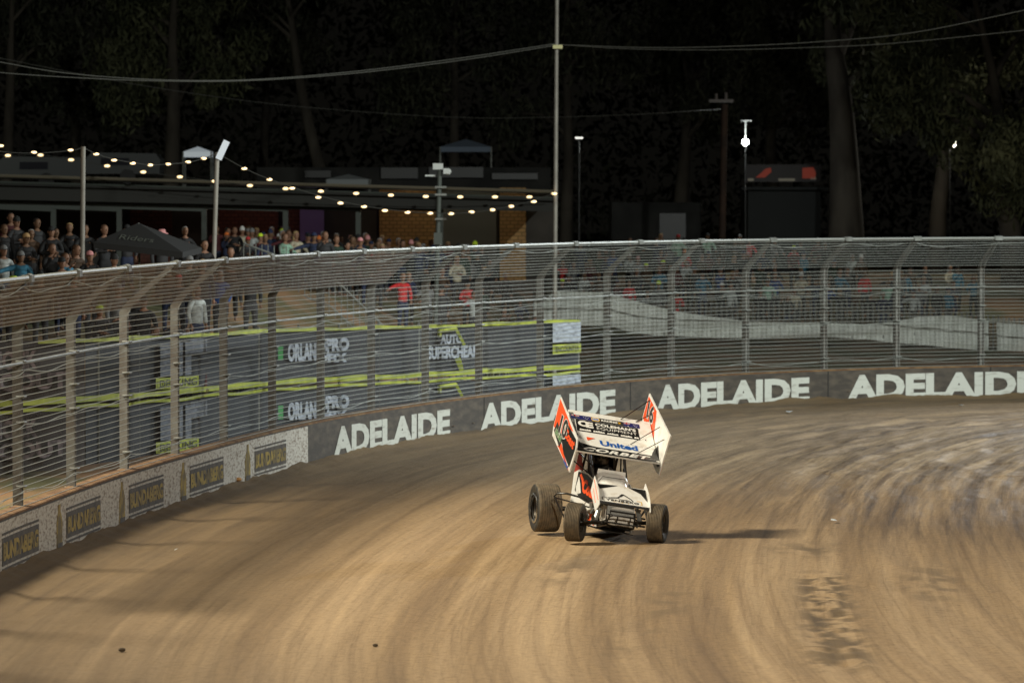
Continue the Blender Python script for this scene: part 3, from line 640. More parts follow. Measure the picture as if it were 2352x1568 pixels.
# --- nose wing
def nw(c,t,l=0.):  # t 0 front .. 1 rear
    a=.165-.42*t; b=.675+.285*t-.02*math.sin(math.pi*t)
    return C(c,a+.56*l,b+.83*l)
mb=MB(); vs=[];n=8
for i in range(n+1):
    for c in (-.45,.45): vs+= [nw(c,i/n),nw(c,i/n,-.03-.02*math.sin(math.pi*i/n))]
fs=[]
for i in range(n):
    o=4*i; fs+=[(o,o+4,o+6,o+2),(o+1,o+3,o+7,o+5),(o,o+1,o+5,o+4),(o+2,o+6,o+7,o+3)]
fs+=[(0,2,3,1),(4*n,4*n+1,4*n+3,4*n+2)]
mb.add(vs,fs); nose=cpart(mb,'nose_wing',white,smooth=True)
mb=MB(); mb.poly([nw(-.44,.93,.004),nw(-.05,.99,.004),nw(-.40,.72,.004)],(0,0,0)); mb.poly([nw(.12,.98,.004),nw(.44,.97,.004),nw(.44,.35,.004),nw(.34,.74,.004)],(0,0,0)); cpart(mb,'black_flash',black,nose)
mb=MB(); mb.add([nw(-.45,-.0,.0),nw(.45,-.0,.0),nw(.45,-.06,-.035),nw(-.45,-.06,-.035)],[(0,1,2,3)]); cpart(mb,'black_lip',black,nose)
mb=MB(); text_mb(mb,'YENBERG',lambda a,b:nw(-.33+.60*a,.08+.13*b,.005),bold=.03,shear=.1,spacing=1.1); cpart(mb,'lettering',black,nose)
mb=MB(); text_mb(mb,'CIVIL',lambda a,b:nw(-.2+.3*a,.035+.03*b,.005),bold=.02,spacing=1.5); cpart(mb,'lettering',yellow,nose)
def bar(mb,pts,w,l=.006):
    for (c0,t0),(c1,t1) in zip(pts,pts[1:]):
        d=Vector((c1-c0,(t1-t0)*.5)).normalized(); nx,ny=-d.y*w,d.x*w/.5; mb.add([nw(c0+nx,t0+ny,l),nw(c1+nx,t1+ny,l),nw(c1-nx,t1-ny,l),nw(c0-nx,t0-ny,l)],[(0,1,2,3)])
mb=MB(); bar(mb,[(-.36,.05),(-.39,.05),(-.39,.27),(-.22,.27)],.006); bar(mb,[(-.28,.26),(-.10,.35),(.01,.58),(.14,.36),(.17,.22)],.012); bar(mb,[(-.10,.35),(-.08,.26),(.12,.26)],.008); bar(mb,[(.01,.58),(-.05,.46)],.02); cpart(mb,'excavator_logo',black,nose)
mb=MB(); bar(mb,[(.24,.30),(.32,.30),(.32,.08),(.28,.08)],.006); cpart(mb,'logo_frame',yellow,nose)
EP=[(-.37,1.06),(-.05,.90),(.10,.78),(.235,.61),(.17,.55),(.04,.47),(-.47,.80)]
for sd in (-1,1):
    mb=MB(); mb.poly([C(sd*.455,a,b) for a,b in EP],C(sd,0,0)-C(0,0,0),.012); ep=cpart(mb,'end_plate',white,nose)
    mb=MB(); 
    for (p,q) in (((-.33,1.0),(.12,.68)),((-.30,.85),(-.02,.62))):
        mb.tube([C(sd*.469,*p),C(sd*.469,*q)],.006,4)
    cpart(mb,'red_pinstripe',orange,ep) if False else mb.build('red_pinstripe',orange,nose)
# --- bonnet and bodywork
def loft(mb,secs,n=14,close=True):
    """secs: (a,b_low,b_top,halfwidth,roundness)"""
    vs=[];fs=[]
    for (a,bl,bt,hw,cc) in secs:
        for i in range(n+1):
            t=math.pi*i/n; x=-math.cos(t); z=max(math.sin(t),0)**.42
            vs.append(C(cc+hw*(abs(x)**.6)*(1 if x>0 else -1),a,bl+(bt-bl)*z))
    m=n+1
    for i in range(len(secs)-1):
        for j in range(n): fs.append((i*m+j,i*m+j+1,(i+1)*m+j+1,(i+1)*m+j))
    fs.append(tuple(range(m)))
    fs.append(tuple((len(secs)-1)*m+j for j in range(m))[::-1]); return mb.add(vs,fs)
mb=MB(); loft(mb,[(.12,.48,.60,.22,0),(-.1,.5,.70,.235,0),(-.45,.6,.88,.255,0),(-.72,.7,1.02,.27,0),(-.80,.75,1.06,.275,0)]); cpart(mb,'bonnet',white,smooth=True)
mb=MB(); loft(mb,[(-.81,.92,1.075,.285,0),(-.90,.94,1.13,.285,0),(-.99,.96,1.14,.28,0)]); cpart(mb,'dash_cowl',white,smooth=True)
mb=MB(); T(mb,[(-.285,-.805,.93),(-.2,-.805,1.065),(.2,-.805,1.065),(.285,-.805,.93)],.006); cpart(mb,'cowl_seam',dkgrey)
mb=MB(); mb.poly([C(c,-1.0,b) for c,b in ((-.26,1.10),(.26,1.10),(.25,1.185),(-.25,1.185))],(0,1,0),.01); cpart(mb,'windscreen',white)
for sd in (-1,1):
    sp=[(-2.25,1.02),(-1.9,1.10),(-1.3,1.06),(-.85,.98),(-.42,.74),(-.40,.52),(-1.4,.50),(-2.2,.52)]
    mb=MB(); mb.poly([C(sd*.33,a,b) for a,b in sp],C(sd,0,0)-C(0,0,0),.012); pn=cpart(mb,'side_panel',white)
    k=sd*.345
    mb=MB(); mb.add([C(k,a,b) for a,b in ((-1.95,1.06),(-1.3,1.04),(-.88,.96),(-.5,.74),(-.5,.54),(-1.0,.56),(-1.55,.60),(-2.0,.72))],[tuple(range(8))]); cpart(mb,'black_flash',black,pn)
    mb=MB(); mb.add([C(k+sd*.002,a,b) for a,b in ((-1.85,.98),(-1.7,.86),(-1.55,.70),(-1.85,.66),(-1.95,.78))],[tuple(range(5))]); cpart(mb,'white_flash',white,pn)
    mb=MB(); text_mb(mb,'Coast',lambda a,b:C(k+sd*.004,(-1.5+1.05*a) if sd<0 else (-.45-1.05*a),.72+.25*b-.10*a),bold=.06,shear=.2); cpart(mb,'lettering',orange,pn)
    mb=MB(); mb.add([C(k+sd*.003,a,b) for a,b in ((-1.8,1.0),(-1.62,.92),(-1.5,.8),(-1.42,.84),(-1.5,.95),(-1.72,1.04))],[tuple(range(6))]); cpart(mb,'red_flash',orange,pn)
    lp=[(-1.7,.48),(-.35,.48),(-.28,.2),(-1.7,.2)]
    mb=MB(); mb.poly([C(sd*.315,a,b) for a,b in lp],C(sd,0,0)-C(0,0,0),.01); lo=cpart(mb,'lower_panel',mudw)
    for z0,z1,m in ((-.9,-.72,orange),(-.68,-.58,black),(-.52,-.40,orange)):
        mb=MB(); mb.add([C(sd*.328,a,b) for a,b in ((z0,.21),(z1,.21),(z1+.1,.46),(z0+.1,.46))],[(0,1,2,3)]); cpart(mb,'chequer_flash',m,lo)
# tail tank
mb=MB(); loft(mb,[(-2.0,.45,.98,.26,0),(-2.25,.42,1.12,.28,0),(-2.6,.45,1.10,.24,0),(-2.85,.55,.98,.14,0)]); cpart(mb,'tail_tank',mudw,smooth=True)
mb=MB(); mb.poly([C(c,-1.92,b) for c,b in ((-.17,1.0),(-.2,1.42),(-.08,1.5),(.1,1.5),(.2,1.42),(.17,1.0))],(0,1,0),.05); cpart(mb,'headrest',dkgrey)
for sd in (-1,1): mb=MB(); mb.box((0,0,0),(.04,.3,.42),Matrix.Translation(C(sd*.2,-1.72,1.18))); cpart(mb,'seat_side',black)
mb=MB(); mb.poly([C(-.33,a,b) for a,b in ((-1.75,1.08),(-2.05,1.42),(-2.15,1.5),(-2.3,1.0))],(1,0,0),.012); cpart(mb,'arm_guard',mat('dark_red_panel',(.3,.03,.02),.5))
mb=MB(); mb.lathe([(.11,-.012),(.125,0),(.11,.012),(.10,0),(.11,-.012)],Matrix.Translation(C(-.02,-1.22,1.12))@Matrix.Rotation(R(70),4,'X'),24); mb.tube([C(-.12,-1.22,1.12),C(.08,-1.22,1.12)],.01,6); cpart(mb,'steering_wheel',dkgrey)
# engine bits seen under the wing
mb=MB(); mb.box((0,0,0),(.46,.5,.34),Matrix.Translation(C(0,-.62,.52))); 
pass
cpart(mb,'engine',blackmetal)
for k in range(4): mb=MB(); T(mb,[(-.24,-.45-.1*k,.55-.01*k),(-.36,-.5-.1*k,.45-.01*k),(-.42,-.9,.38-.02*k),(-.42-.01*k,-1.6,.36-.03*k)],.026); cpart(mb,'exhaust_header',mat('scorched_steel',(.22,.17,.12),.35,.8),smooth=True)
# radiator, skid, bumper, nerf
radm=mat('radiator_fins',(.30,.30,.28),.45,.6,col2=(.2,.2,.19),scale=40,vec=(6,1,1))
mb=MB(); mb.poly([C(c,a,b) for c,a,b in ((-.28,.06,.655),(.20,.06,.655),(.20,.10,.47),(-.28,.10,.47))],(0,-1,0),.04); rad=cpart(mb,'radiator',radm)
mb=MB()
for k in range(24):
    c=-.27+.02*k; mb.tube([C(c,.105,.65),C(c,.145,.475)],.0028,4)
cpart(mb,'fin',radm,rad)
mb=MB(); mb.poly([C(c,a,b) for c,a,b in ((-.28,.10,.45),(.22,.10,.45),(.19,.20,.29),(-.25,.20,.29))],(0,-1,0),.015); cpart(mb,'nose_skid',mudw)
for sd in (-1,1): mb=MB(); mb.poly([C(-.04+sd*.25,a,b) for a,b in ((-.25,.62),(.08,.6),(.14,.36),(-.2,.3))],C(sd,0,0)-C(0,0,0),.01); cpart(mb,'nose_cheek',mudw)
mb=MB(); T(mb,[(-.30,.05,.33),(-.30,.27,.33),(-.27,.32,.43),(-.20,.33,.46),(.15,.33,.46),(.22,.32,.43),(.25,.27,.33),(.25,.05,.33)],.016); T(mb,[(-.30,.30,.33),(.25,.30,.33)],.016); T(mb,[(-.13,.33,.46),(-.13,.30,.33)],.012); T(mb,[(.10,.33,.46),(.10,.30,.33)],.012); cpart(mb,'front_bumper',blackmetal,smooth=True)
for sd,k in ((-1,1.),(1,.8)):
    mb=MB(); T(mb,[(sd*.3,-1.05,.62),(sd*.66,-1.30,.66),(sd*.80,-1.40,.64),(sd*.84,-1.45,.58),(sd*.72,-1.40,.38),(sd*.60,-1.35,.20),(sd*.3,-1.3,.2)],.018); T(mb,[(sd*.3,-1.75,.5),(sd*.78,-1.52,.55)],.014); cpart(mb,'nerf_bar',blackmetal,smooth=True)
mb=MB(); mb.poly([C(c,a,.16) for c,a in ((-.24,.15),(.24,.15),(.27,-2.2),(-.27,-2.2))],C(0,0,1)-C(0,0,0),.012); cpart(mb,'belly_pan',blackmetal)
mb=MB(); T(mb,[(-.25,-.1,.62),(-.45,-.15,.50),(-.47,-.2,.42)],.022); mb.box((0,0,0),(.12,.12,.1),Matrix.Translation(C(-.42,-.3,.56))); T(mb,[(.28,-.1,.62),(.36,-.05,.45),(.30,.1,.3)],.014); cpart(mb,'brake_ducts',greyalu)
# ------------------------------------------------------------------ people
def skin_mesh(name,joints,edges,sub=1):
    me=bpy.data.meshes.new(name); me.from_pydata([j[:3] for j in joints],edges,[]); o=bpy.data.objects.new(name,me); COL.objects.link(o)
    sk=o.modifiers.new('s','SKIN'); sk.use_smooth_shade=True
    for i,j in enumerate(joints):
        d=me.skin_vertices[0].data[i]; r=j[3]; d.radius=(r if isinstance(r,tuple) else (r,r)); d.use_root=(i==0)
    sb=o.modifiers.new('b','SUBSURF'); sb.levels=sub; sb.render_levels=sub
    bpy.context.view_layer.update()
    out=bpy.data.meshes.new_from_object(o.evaluated_get(bpy.context.evaluated_depsgraph_get())); out.name=name
    bpy.data.objects.remove(o); out.polygons.foreach_set('use_smooth',[True]*len(out.polygons)); return out
def lerp(a,b,t): return tuple(a[i]+(b[i]-a[i])*t for i in range(3))
POSES={
 'arms_down':dict(rs=((-.19,0,1.42),(-.25,.01,1.14),(-.24,-.07,.90)),ls=((.19,0,1.42),(.26,.02,1.14),(.24,-.05,.90))),
 'arms_folded':dict(rs=((-.19,0,1.42),(-.27,-.02,1.16),(.02,-.20,1.18)),ls=((.19,0,1.42),(.27,-.02,1.17),(-.02,-.22,1.22))),
 'phone_up':dict(rs=((-.19,0,1.42),(-.24,-.14,1.22),(-.09,-.34,1.48)),ls=((.19,0,1.42),(.26,.02,1.14),(.22,-.08,.92))),
 'leaning':dict(rs=((-.19,0,1.40),(-.28,-.14,1.20),(-.20,-.36,1.08)),ls=((.19,0,1.40),(.28,-.14,1.20),(.20,-.36,1.08))),
 'pointing':dict(rs=((-.19,0,1.42),(-.42,-.10,1.36),(-.62,-.26,1.30)),ls=((.19,0,1.42),(.27,0,1.15),(.20,-.14,.96))),
}
def hand(mb,w,d):
    w=Vector(w); d=Vector(d).normalized(); s=d.cross(Vector((0,0,1))); s=s.normalized() if s.length>.1 else Vector((0,1,0)); n=s.cross(d).normalized()
    mb.tube([w-d*.01,w+d*.04,w+d*.085],[.022,.036,.030],8)
    for k,l in enumerate((.065,.078,.072,.055)):
        o=w+d*.075+s*(-.027+.018*k); mb.tube([o,o+d*l*.5-n*.006,o+d*l*.9-n*.022],[.0085,.008,.006],6)
    o=w+d*.03+s*-.03; mb.tube([o,o-s*.028+d*.03,o-s*.03+d*.058],[.010,.009,.007],6)
def person_meshes(pn):
    ps=POSES[pn]; hipw=.09
    J=[(0,0,.98,(.105,.08)),(0,0,1.15,(.12,.09)),(0,0,1.34,(.16,.10)),(0,.005,1.44,(.10,.075)),(0,.0,1.52,.055),(0,-.005,1.57,.052)]
    E=[(0,1),(1,2),(2,3),(3,4),(4,5)]
    def add(par,pts):
        for p in pts: J.append(p); E.append((par,len(J)-1)); par=len(J)-1
        return par
    for key in ('rs','ls'):
        s,e,w=ps[key]; add(3,[(*s,.058),(*lerp(s,e,.5),.046),(*e,.040),(*lerp(e,w,.5),.036),(*w,.027)])
    for sd in (-1,1): add(0,[(sd*.09,0,.88,.07),(sd*.10,-.01,.68,.072),(sd*.105,-.01,.48,.056),(sd*.11,.01,.28,.05),(sd*.11,.02,.09,.038),(sd*.11,-.06,.045,.036),(sd*.115,-.15,.03,.028)])
    body=skin_mesh('body',J,E)
    # head, ears, nose, hands joined to the same mesh
    mb=MB(); prof=[(.0,-.125),(.035,-.12),(.058,-.095),(.070,-.05),(.078,0),(.078,.045),(.066,.085),(.04,.108),(0,.115)]
    M=Matrix.Translation((0,-.012,1.665))@Matrix.Diagonal((1,1.2,1,1)); mb.lathe(prof,M,16)
    mb.tube([(0,-.10,1.69),(0,-.118,1.655),(0,-.105,1.645)],[.008,.014,.010],6)
    for sd in (-1,1): mb.tube([(sd*.076,0,1.69),(sd*.086,.01,1.665),(sd*.078,.0,1.635)],[.010,.014,.008],6)
    mb.tube([(-.026,-.095,1.615),(0,-.103,1.617),(.026,-.095,1.615)],.006,5)
    for key in ('rs','ls'):
        s,e,w=ps[key]; hand(mb,w,Vector(w)-Vector(e))
    bm=bmesh.new(); bm.from_mesh(body)
    t=bpy.data.meshes.new('t'); t.from_pydata(mb.v,[],mb.f); bm.from_mesh(t); bm.to_mesh(body); bm.free(); body.polygons.foreach_set('use_smooth',[True]*len(body.polygons))
    # jacket
    J=[(0,0,.84,(.175,.13)),(0,0,1.02,(.165,.12)),(0,0,1.18,(.165,.12)),(0,0,1.35,(.185,.125)),(0,.005,1.455,(.12,.09)),(0,.0,1.50,(.07,.07))]
    E=[(0,1),(1,2),(2,3),(3,4),(4,5)]
    for key in ('rs','ls'):
        s,e,w=ps[key]; w2=lerp(e,w,.9); add(4,[(s[0],s[1],s[2]-.01,.075),(*lerp(s,e,.5),.064),(*e,.056),(*lerp(e,w,.5),.05),(*w2,.042)])
    jacket=skin_mesh('jacket',J,E)
    J=[(0,0,1.03,(.15,.115)),(0,0,.90,(.16,.12))]; E=[(0,1)]
    for sd in (-1,1): add(1,[(sd*.10,0,.80,.11),(sd*.105,-.01,.66,.085),(sd*.11,-.01,.48,.070),(sd*.112,.01,.28,.064),(sd*.112,.02,.10,.058)])
    trousers=skin_mesh('trousers',J,E)
    return body,jacket,trousers
PM={k:person_meshes(k) for k in POSES}
def capmesh(kind):
    mb=MB(); M=Matrix.Translation((0,-.006,1.68))@Matrix.Diagonal((1,1.2,1,1))
    if kind=='cap':
        mb.lathe([(.086,.02),(.088,.045),(.076,.09),(.045,.118),(.012,.128),(0,.13)],M,16)
        mb.add([(-.07,-.085,1.705),(-.06,-.15,1.70),(0,-.185,1.70),(.06,-.15,1.70),(.07,-.085,1.705),(-.06,-.085,1.715),(.06,-.085,1.715)],[(0,1,2,3,4),(0,5,6,4),(5,1,2,3,6)])
    elif kind=='beanie': mb.lathe([(.088,.0),(.092,.03),(.085,.07),(.062,.12),(.02,.145),(0,.15)],M,16)
    elif kind=='bucket_hat': mb.lathe([(.15,.0),(.155,.01),(.09,.045),(.085,.10),(.06,.118),(0,.12)],M,18)
    elif kind=='hair': 
        mb.lathe([(.081,-.02),(.086,.03),(.084,.06),(.066,.105),(.03,.122),(0,.125)],Matrix.Translation((0,.014,1.672))@Matrix.Diagonal((1,1.15,1,1)),16)
        mb.lathe([(.05,-.10),(.072,-.05),(.080,0)],Matrix.Translation((0,.045,1.672)),12)
    elif kind=='long_hair':
        mb.lathe([(.081,-.02),(.088,.03),(.086,.06),(.068,.105),(.03,.122),(0,.125)],Matrix.Translation((0,.014,1.675))@Matrix.Diagonal((1,1.18,1,1)),16)
        mb.lathe([(.06,-.26),(.09,-.16),(.092,-.05),(.08,.02)],Matrix.Translation((0,.05,1.672))@Matrix.Diagonal((1,.7,1,1)),14)
    me=bpy.data.meshes.new(kind); me.from_pydata(mb.v,[],mb.f); me.polygons.foreach_set('use_smooth',[True]*len(me.polygons)); me.materials.append(None); return me
CAPM={k:capmesh(k) for k in ('cap','beanie','bucket_hat','hair','long_hair')}
for t in PM.values():
    for me in t: me.materials.clear(); me.materials.append(None)
for k in CAPM.values(): k.materials.clear(); k.materials.append(None)
TOPS={'black':(.010,.010,.011),'charcoal':(.025,.025,.027),'navy':(.012,.018,.045),'dark green':(.014,.03,.018),'maroon':(.06,.010,.012),'red':(.40,.018,.018),'grey':(.12,.12,.12),'pale grey':(.33,.35,.34),'cream':(.38,.34,.25),'teal blue':(.025,.12,.19),'brown':(.05,.028,.015),'lime':(.42,.55,.04),'mint':(.22,.36,.27),'blue':(.02,.05,.16)}
HATS={'black':(.012,.012,.012),'navy':(.012,.018,.05),'pink':(.50,.22,.22),'lime':(.45,.60,.03),'white':(.5,.5,.48),'tan':(.35,.22,.1),'red':(.3,.02,.02),'grey':(.14,.14,.14),'orange':(.6,.15,.03)}
HAIRC={'dark':(.015,.010,.007),'brown':(.06,.03,.015),'fair':(.28,.19,.09),'grey':(.22,.21,.2)}
def cm(pre,n,d): return mat(pre+'_'+n.replace(' ','_'),d[n],.8,col2=tuple(v*1.5 for v in d[n]),scale=9,bump=.3)
used={}
PEOPLE=[]
def setm(o,m):
    o.material_slots[0].link='OBJECT'; o.material_slots[0].material=m
def person(x,y,pose,top,head,hcol,rz=0.,sc=1.,z=None):
    b,j,t=PM[pose]; z=zbs(x,y) if z is None else z
    o=bpy.data.objects.new('person',b); COL.objects.link(o); o.location=(x,y,z); o.rotation_euler.z=rz; o.scale=(sc,sc,sc); setm(o,random.choice((skin1,skin1,skin2)))
    q=bpy.data.objects.new('jacket',j); COL.objects.link(q); q.parent=o; setm(q,cm('cloth',top,TOPS))
    q=bpy.data.objects.new('trousers',t); COL.objects.link(q); q.parent=o; setm(q,cm('denim',random.choice(('black','navy','charcoal')),TOPS))
    q=bpy.data.objects.new('hair' if 'hair' in head else head,CAPM[head]); COL.objects.link(q); q.parent=o
    setm(q,cm('hair',hcol,HAIRC) if 'hair' in head else cm('hat',hcol,HATS))
    d=y; sx=1176+x/y*F; zt=z+1.78*sc; sy=450+(H-zt)/y*F
    PEOPLE.append((sx,sy,y,o,pose,top,head,hcol)); return o
def rand_person(x,y,bright=.25,pose=None,sc=None):
    top=random.choices(['black','charcoal','navy','dark green','brown','maroon','grey'],[8,6,4,2,2,1,1])[0]
    if random.random()<bright: top=random.choice(['red','pale grey','cream','teal blue','mint','blue','grey','maroon','brown'])
    head=random.choices(['cap','beanie','hair','long_hair','bucket_hat'],[5,2,6,3,.6])[0]
    hc=random.choice(list(HAIRC)) if 'hair' in head else random.choices(list(HATS),[8,4,.7,1,1.5,1,1,2,.7])[0]
    return person(x,y,pose or random.choice(list(POSES)),top,head,hc,R(random.uniform(-5,45)),sc or random.uniform(.9,1.06))
def at_px(x,D): return (x-1176)/F*D
# left crowd (large figures)
spec=[(8,98,'arms_down','pale grey','cap','grey'),(30,92.5,'leaning','black','bucket_hat','lime'),(48,97,'pointing','teal blue','cap','grey'),(60,101,'arms_folded','black','cap','tan'),(92,93,'arms_down','black','beanie','black'),(120,99,'phone_up','black','hair','brown'),(142,96,'arms_down','charcoal','cap','black'),(118,103,'arms_folded','black','cap','black'),(168,93.5,'arms_down','black','hair','dark'),
 (176,99,'arms_down','brown','long_hair','brown'),(206,98,'phone_up','black','cap','pink'),(228,92.5,'arms_folded','charcoal','cap','lime'),(262,98,'leaning','black','beanie','black'),(270,94,'arms_down','grey','cap','grey'),(356,93,'arms_down','black','long_hair','brown'),(400,94,'arms_down','charcoal','bucket_hat','black'),(435,100,'phone_up','dark green','cap','grey'),(452,96,'arms_down','pale grey','long_hair','fair'),(470,104,'arms_down','black','hair','dark'),(10,103,'arms_down','black','hair','brown'),(25,106,'arms_down','maroon','hair','dark'),(85,105,'arms_down','charcoal','hair','dark')]
for x,D,*a in spec: person(at_px(x,D),D,*a,rz=R(random.uniform(10,55)))
for x,d_ in ((-30,97),(-12,94),(150,97),(190,95),(330,94),(410,97),(240,104),(292,106),(312,94.5),(372,105),(388,99),(425,108),(444,93),(465,99),(482,94),(505,100),(530,104),(548,98),(575,103),(600,100),(72,103),(38,105),(128,104),(160,105),(196,104)): rand_person(at_px(x,d_),d_,.08)
# middle crowd near the pavilion
for D,x0,x1,st,br_ in ((151,505,1262,19,.08),(145,515,1240,24,.15),(136,600,1250,32,.3),(128,560,1250,40,.35)):
    x=x0
    while x<x1:
        if not(D<140 and x<540): rand_person(at_px(x,D),D+random.uniform(-2.2,2.2),br_)
        x+=st*random.choice((.5,.6,.8,1.1,1.8))
person(at_px(868,140),140,'arms_down','red','hair','dark',R(30)); person(at_px(1050,141),141,'arms_folded','cream','long_hair','fair',R(20)); person(at_px(1445,165),165,'arms_down','red','hair','dark',R(10),.9)
person(at_px(925,126),126,'pointing','red','hair','brown',R(30))
# right-hand crowd behind the picket fence
for D,x0,x1,st,br_ in ((180,1265,1900,30,.2),(174,1270,2010,30,.3),(168,1290,2230,30,.4),(163.5,1420,2250,34,.45)):
    x=x0
    while x<x1:
        rand_person(at_px(x,D),D+random.uniform(-2.2,2.2),br_); x+=st*random.choice((.5,.55,.8,1.2,1.9))
person(at_px(2040,164),164,'arms_down','mint','hair','fair',R(5),1.05); person(at_px(1840,166),166,'arms_folded','cream','cap','white',R(5))
ordn=['first','second','third','fourth','fifth','sixth','seventh','eighth','ninth','tenth','eleventh','twelfth','thirteenth','fourteenth','fifteenth','sixteenth','seventeenth','eighteenth']
lab={}
print('PEOPLE',len(PEOPLE))
PEOPLE.sort(key=lambda p:p[0])
for sx,sy,y,o,pose,top,head,hc in PEOPLE:
    if o.get('label'): continue
    bay=sum(1 for q in PX if q<sx); rel='above' if sy<560+max(0,(560-sx)*.13) else 'through'
    row='front row' if (y<95 or 115<y<133 or 160<y<166) else ('back row' if (101<y<110 or 146<y<155 or y>176) else 'middle row')
    hd={'hair':hc+' short hair','long_hair':hc+' long hair'}.get(head,hc+' '+head.replace('_',' '))
    ps={'arms_down':'','arms_folded':' arms folded','phone_up':' holding a hand up','leaning':' leaning forward','pointing':' pointing'}[pose]
    l='%s top, %s,%s %s, %s %s fence bay'%(top,hd,ps,row,rel,ordn[min(bay,17)])
    lab.setdefault(l,[]).append(o)
for l,os_ in lab.items():
    for i,o in enumerate(os_):
        tag(o,label=(l if len(os_)==1 else l+(', left one' if i==0 else ', right one' if i==len(os_)-1 else ', one between')),cat='person',group='spectators watching from the bank')
# driver
J=[(0,0,0,(.13,.10)),(0,.02,.2,(.14,.10)),(0,.03,.36,(.16,.10)),(0,.02,.46,.07),(0,.0,.52,.06)]; E=[(0,1),(1,2),(2,3),(3,4)]
def add2(par,pts):
    for p in pts: J.append(p); E.append((par,len(J)-1)); par=len(J)-1
for sd in (-1,1):
    add2(2,[(sd*.17,0,.36,.06),(sd*.20,-.16,.20,.05),(sd*.12,-.38,.22,.04),(sd*.10,-.42,.24,.035)]); add2(0,[(sd*.10,-.2,-.02,.085),(sd*.12,-.45,.05,.07),(sd*.1,-.75,-.15,.05)])
dm=skin_mesh('driver',J,E); dm.materials.append(mat('race_suit',(.03,.028,.03),.8,col2=(.06,.05,.05),scale=12))
t=MB()
for sd in (-1,1): hand(t,(sd*.10,-.42,.24),(-sd*.2,-.5,.3))
bm=bmesh.new(); bm.from_mesh(dm); tm=bpy.data.meshes.new('t'); tm.from_pydata(t.v,[],t.f); bm.from_mesh(tm); bm.to_mesh(dm); bm.free()
drv=bpy.data.objects.new('person',dm); COL.objects.link(drv); MW=Matrix.Translation(car.location)@Matrix.Rotation(YAW,4,'Z')
drv.matrix_world=MW@Matrix.Translation(C(-.01,-1.72,.68))@Matrix.Rotation(ROLL,4,'Y')
tag(drv,label='driver in dark race suit and helmet gripping the wheel inside the roll cage',cat='person')
mb=MB(); mb.lathe([(.0,-.15),(.09,-.15),(.125,-.10),(.135,-.02),(.13,.06),(.10,.12),(.05,.15),(0,.155)],Matrix.Translation((0,-.01,.66))@Matrix.Diagonal((1,1.15,1,1)),24); mb.build('helmet',mat('helmet_paint',(.05,.045,.04),.25,col2=(.35,.3,.25),scale=6,lo=.5,hi=.62),drv,True)
mb=MB(); mb.lathe([(.128,-.03),(.139,.0),(.137,.04)],Matrix.Translation((0,-.022,.66))@Matrix.Diagonal((1,1.15,1,1)),24); mb.f=[f for f in mb.f if sum(mb.v[i][1] for i in f)/4<-.06]; mb.m=[0]*len(mb.f); mb.build('visor',mat('visor',(.02,.02,.025),.08),drv,True)
# ------------------------------------------------------------------ pavilion
def fn_off(o): return lambda v:v-o.location
pav=empty('pavilion',PD(640,560,156),label='long brick pavilion with a low roof and steel verandah posts behind the crowd',cat='building')
DV=150.; DW=157.
def px(x,y,D=DV): return PD(x,y,D)
brickr=mat('dark_red_brick',(.10,.035,.022),.85,col2=(.05,.02,.014),scale=3)
def brick(name,c1,c2):
    m=bpy.data.materials.new(name); m.use_nodes=True; N=m.node_tree.nodes; L=m.node_tree.links; b=N['Principled BSDF']; t=N.new('ShaderNodeTexCoord')
    mp=N.new('ShaderNodeMapping'); mp.inputs['Rotation'].default_value=(R(90),0,0); L.new(t.outputs['Object'],mp.inputs[0])
    k=N.new('ShaderNodeTexBrick'); k.inputs['Scale'].default_value=1.8; k.inputs['Color1'].default_value=(*c1,1); k.inputs['Color2'].default_value=(*c2,1); k.inputs['Mortar'].default_value=(c1[0]*.4,c1[1]*.4,c1[2]*.4,1); k.inputs['Mortar Size'].default_value=.03
    L.new(mp.outputs[0],k.inputs['Vector']); L.new(k.outputs[0],b.inputs['Base Color']); b.inputs['Roughness'].default_value=.85; return m
bR=brick('red_brick',(.11,.035,.022),(.075,.028,.02)); bY=brick('yellow_brick',(.34,.20,.075),(.26,.15,.06))
gsteel=mat('grey_green_steel',(.065,.075,.065),.7); dkroof=mat('dark_roof',(.022,.021,.018),.8,col2=(.034,.032,.027),scale=2)
mb=MB(); a,b=px(-120,600,DW),px(1275,600,DW); mb.box(((a.x+b.x)/2,DW+3,4.1),(b.x-a.x,6,3.6)); mb.build('rear_wall',mat('dim_render',(.045,.04,.035),.9,col2=(.03,.028,.025),scale=.8),pav,fn=fn_off(pav))
for x0,x1,m in ((500,640,bR),(660,735,bR),(300,395,bR)):
    a,b=px(x0,600,DW),px(x1,600,DW); mb=MB(); mb.box(((a.x+b.x)/2,DW-.1,4.3),(b.x-a.x,.18,2.9)); mb.build('brick_panel',m,pav,fn=fn_off(pav))
for x0,x1 in ((872,1002),(1148,1208)):
    a,b=px(x0,600,DW),px(x1,600,DW); mb=MB(); mb.box(((a.x+b.x)/2,DW-.12,4.4),(b.x-a.x,.2,3.4)); mb.build('brick_panel',bY,pav,fn=fn_off(pav),label='yellow brick panel')
a,b=px(690,600,DW),px(745,600,DW); mb=MB(); mb.box(((a.x+b.x)/2,DW-.25,4.6),(b.x-a.x,.06,1.6)); mb.build('screen',mat('purple_lit_screen',(.1,.07,.13),.6,emit=(.25,.14,.34),es=.03),pav,fn=fn_off(pav))
a,b=px(1012,600,DW),px(1140,600,DW); mb=MB(); mb.box(((a.x+b.x)/2,DW-.1,4.6),(b.x-a.x,.16,2.8)); mb.build('grey_panel',mat('grey_render',(.10,.10,.09),.8),pav,fn=fn_off(pav))
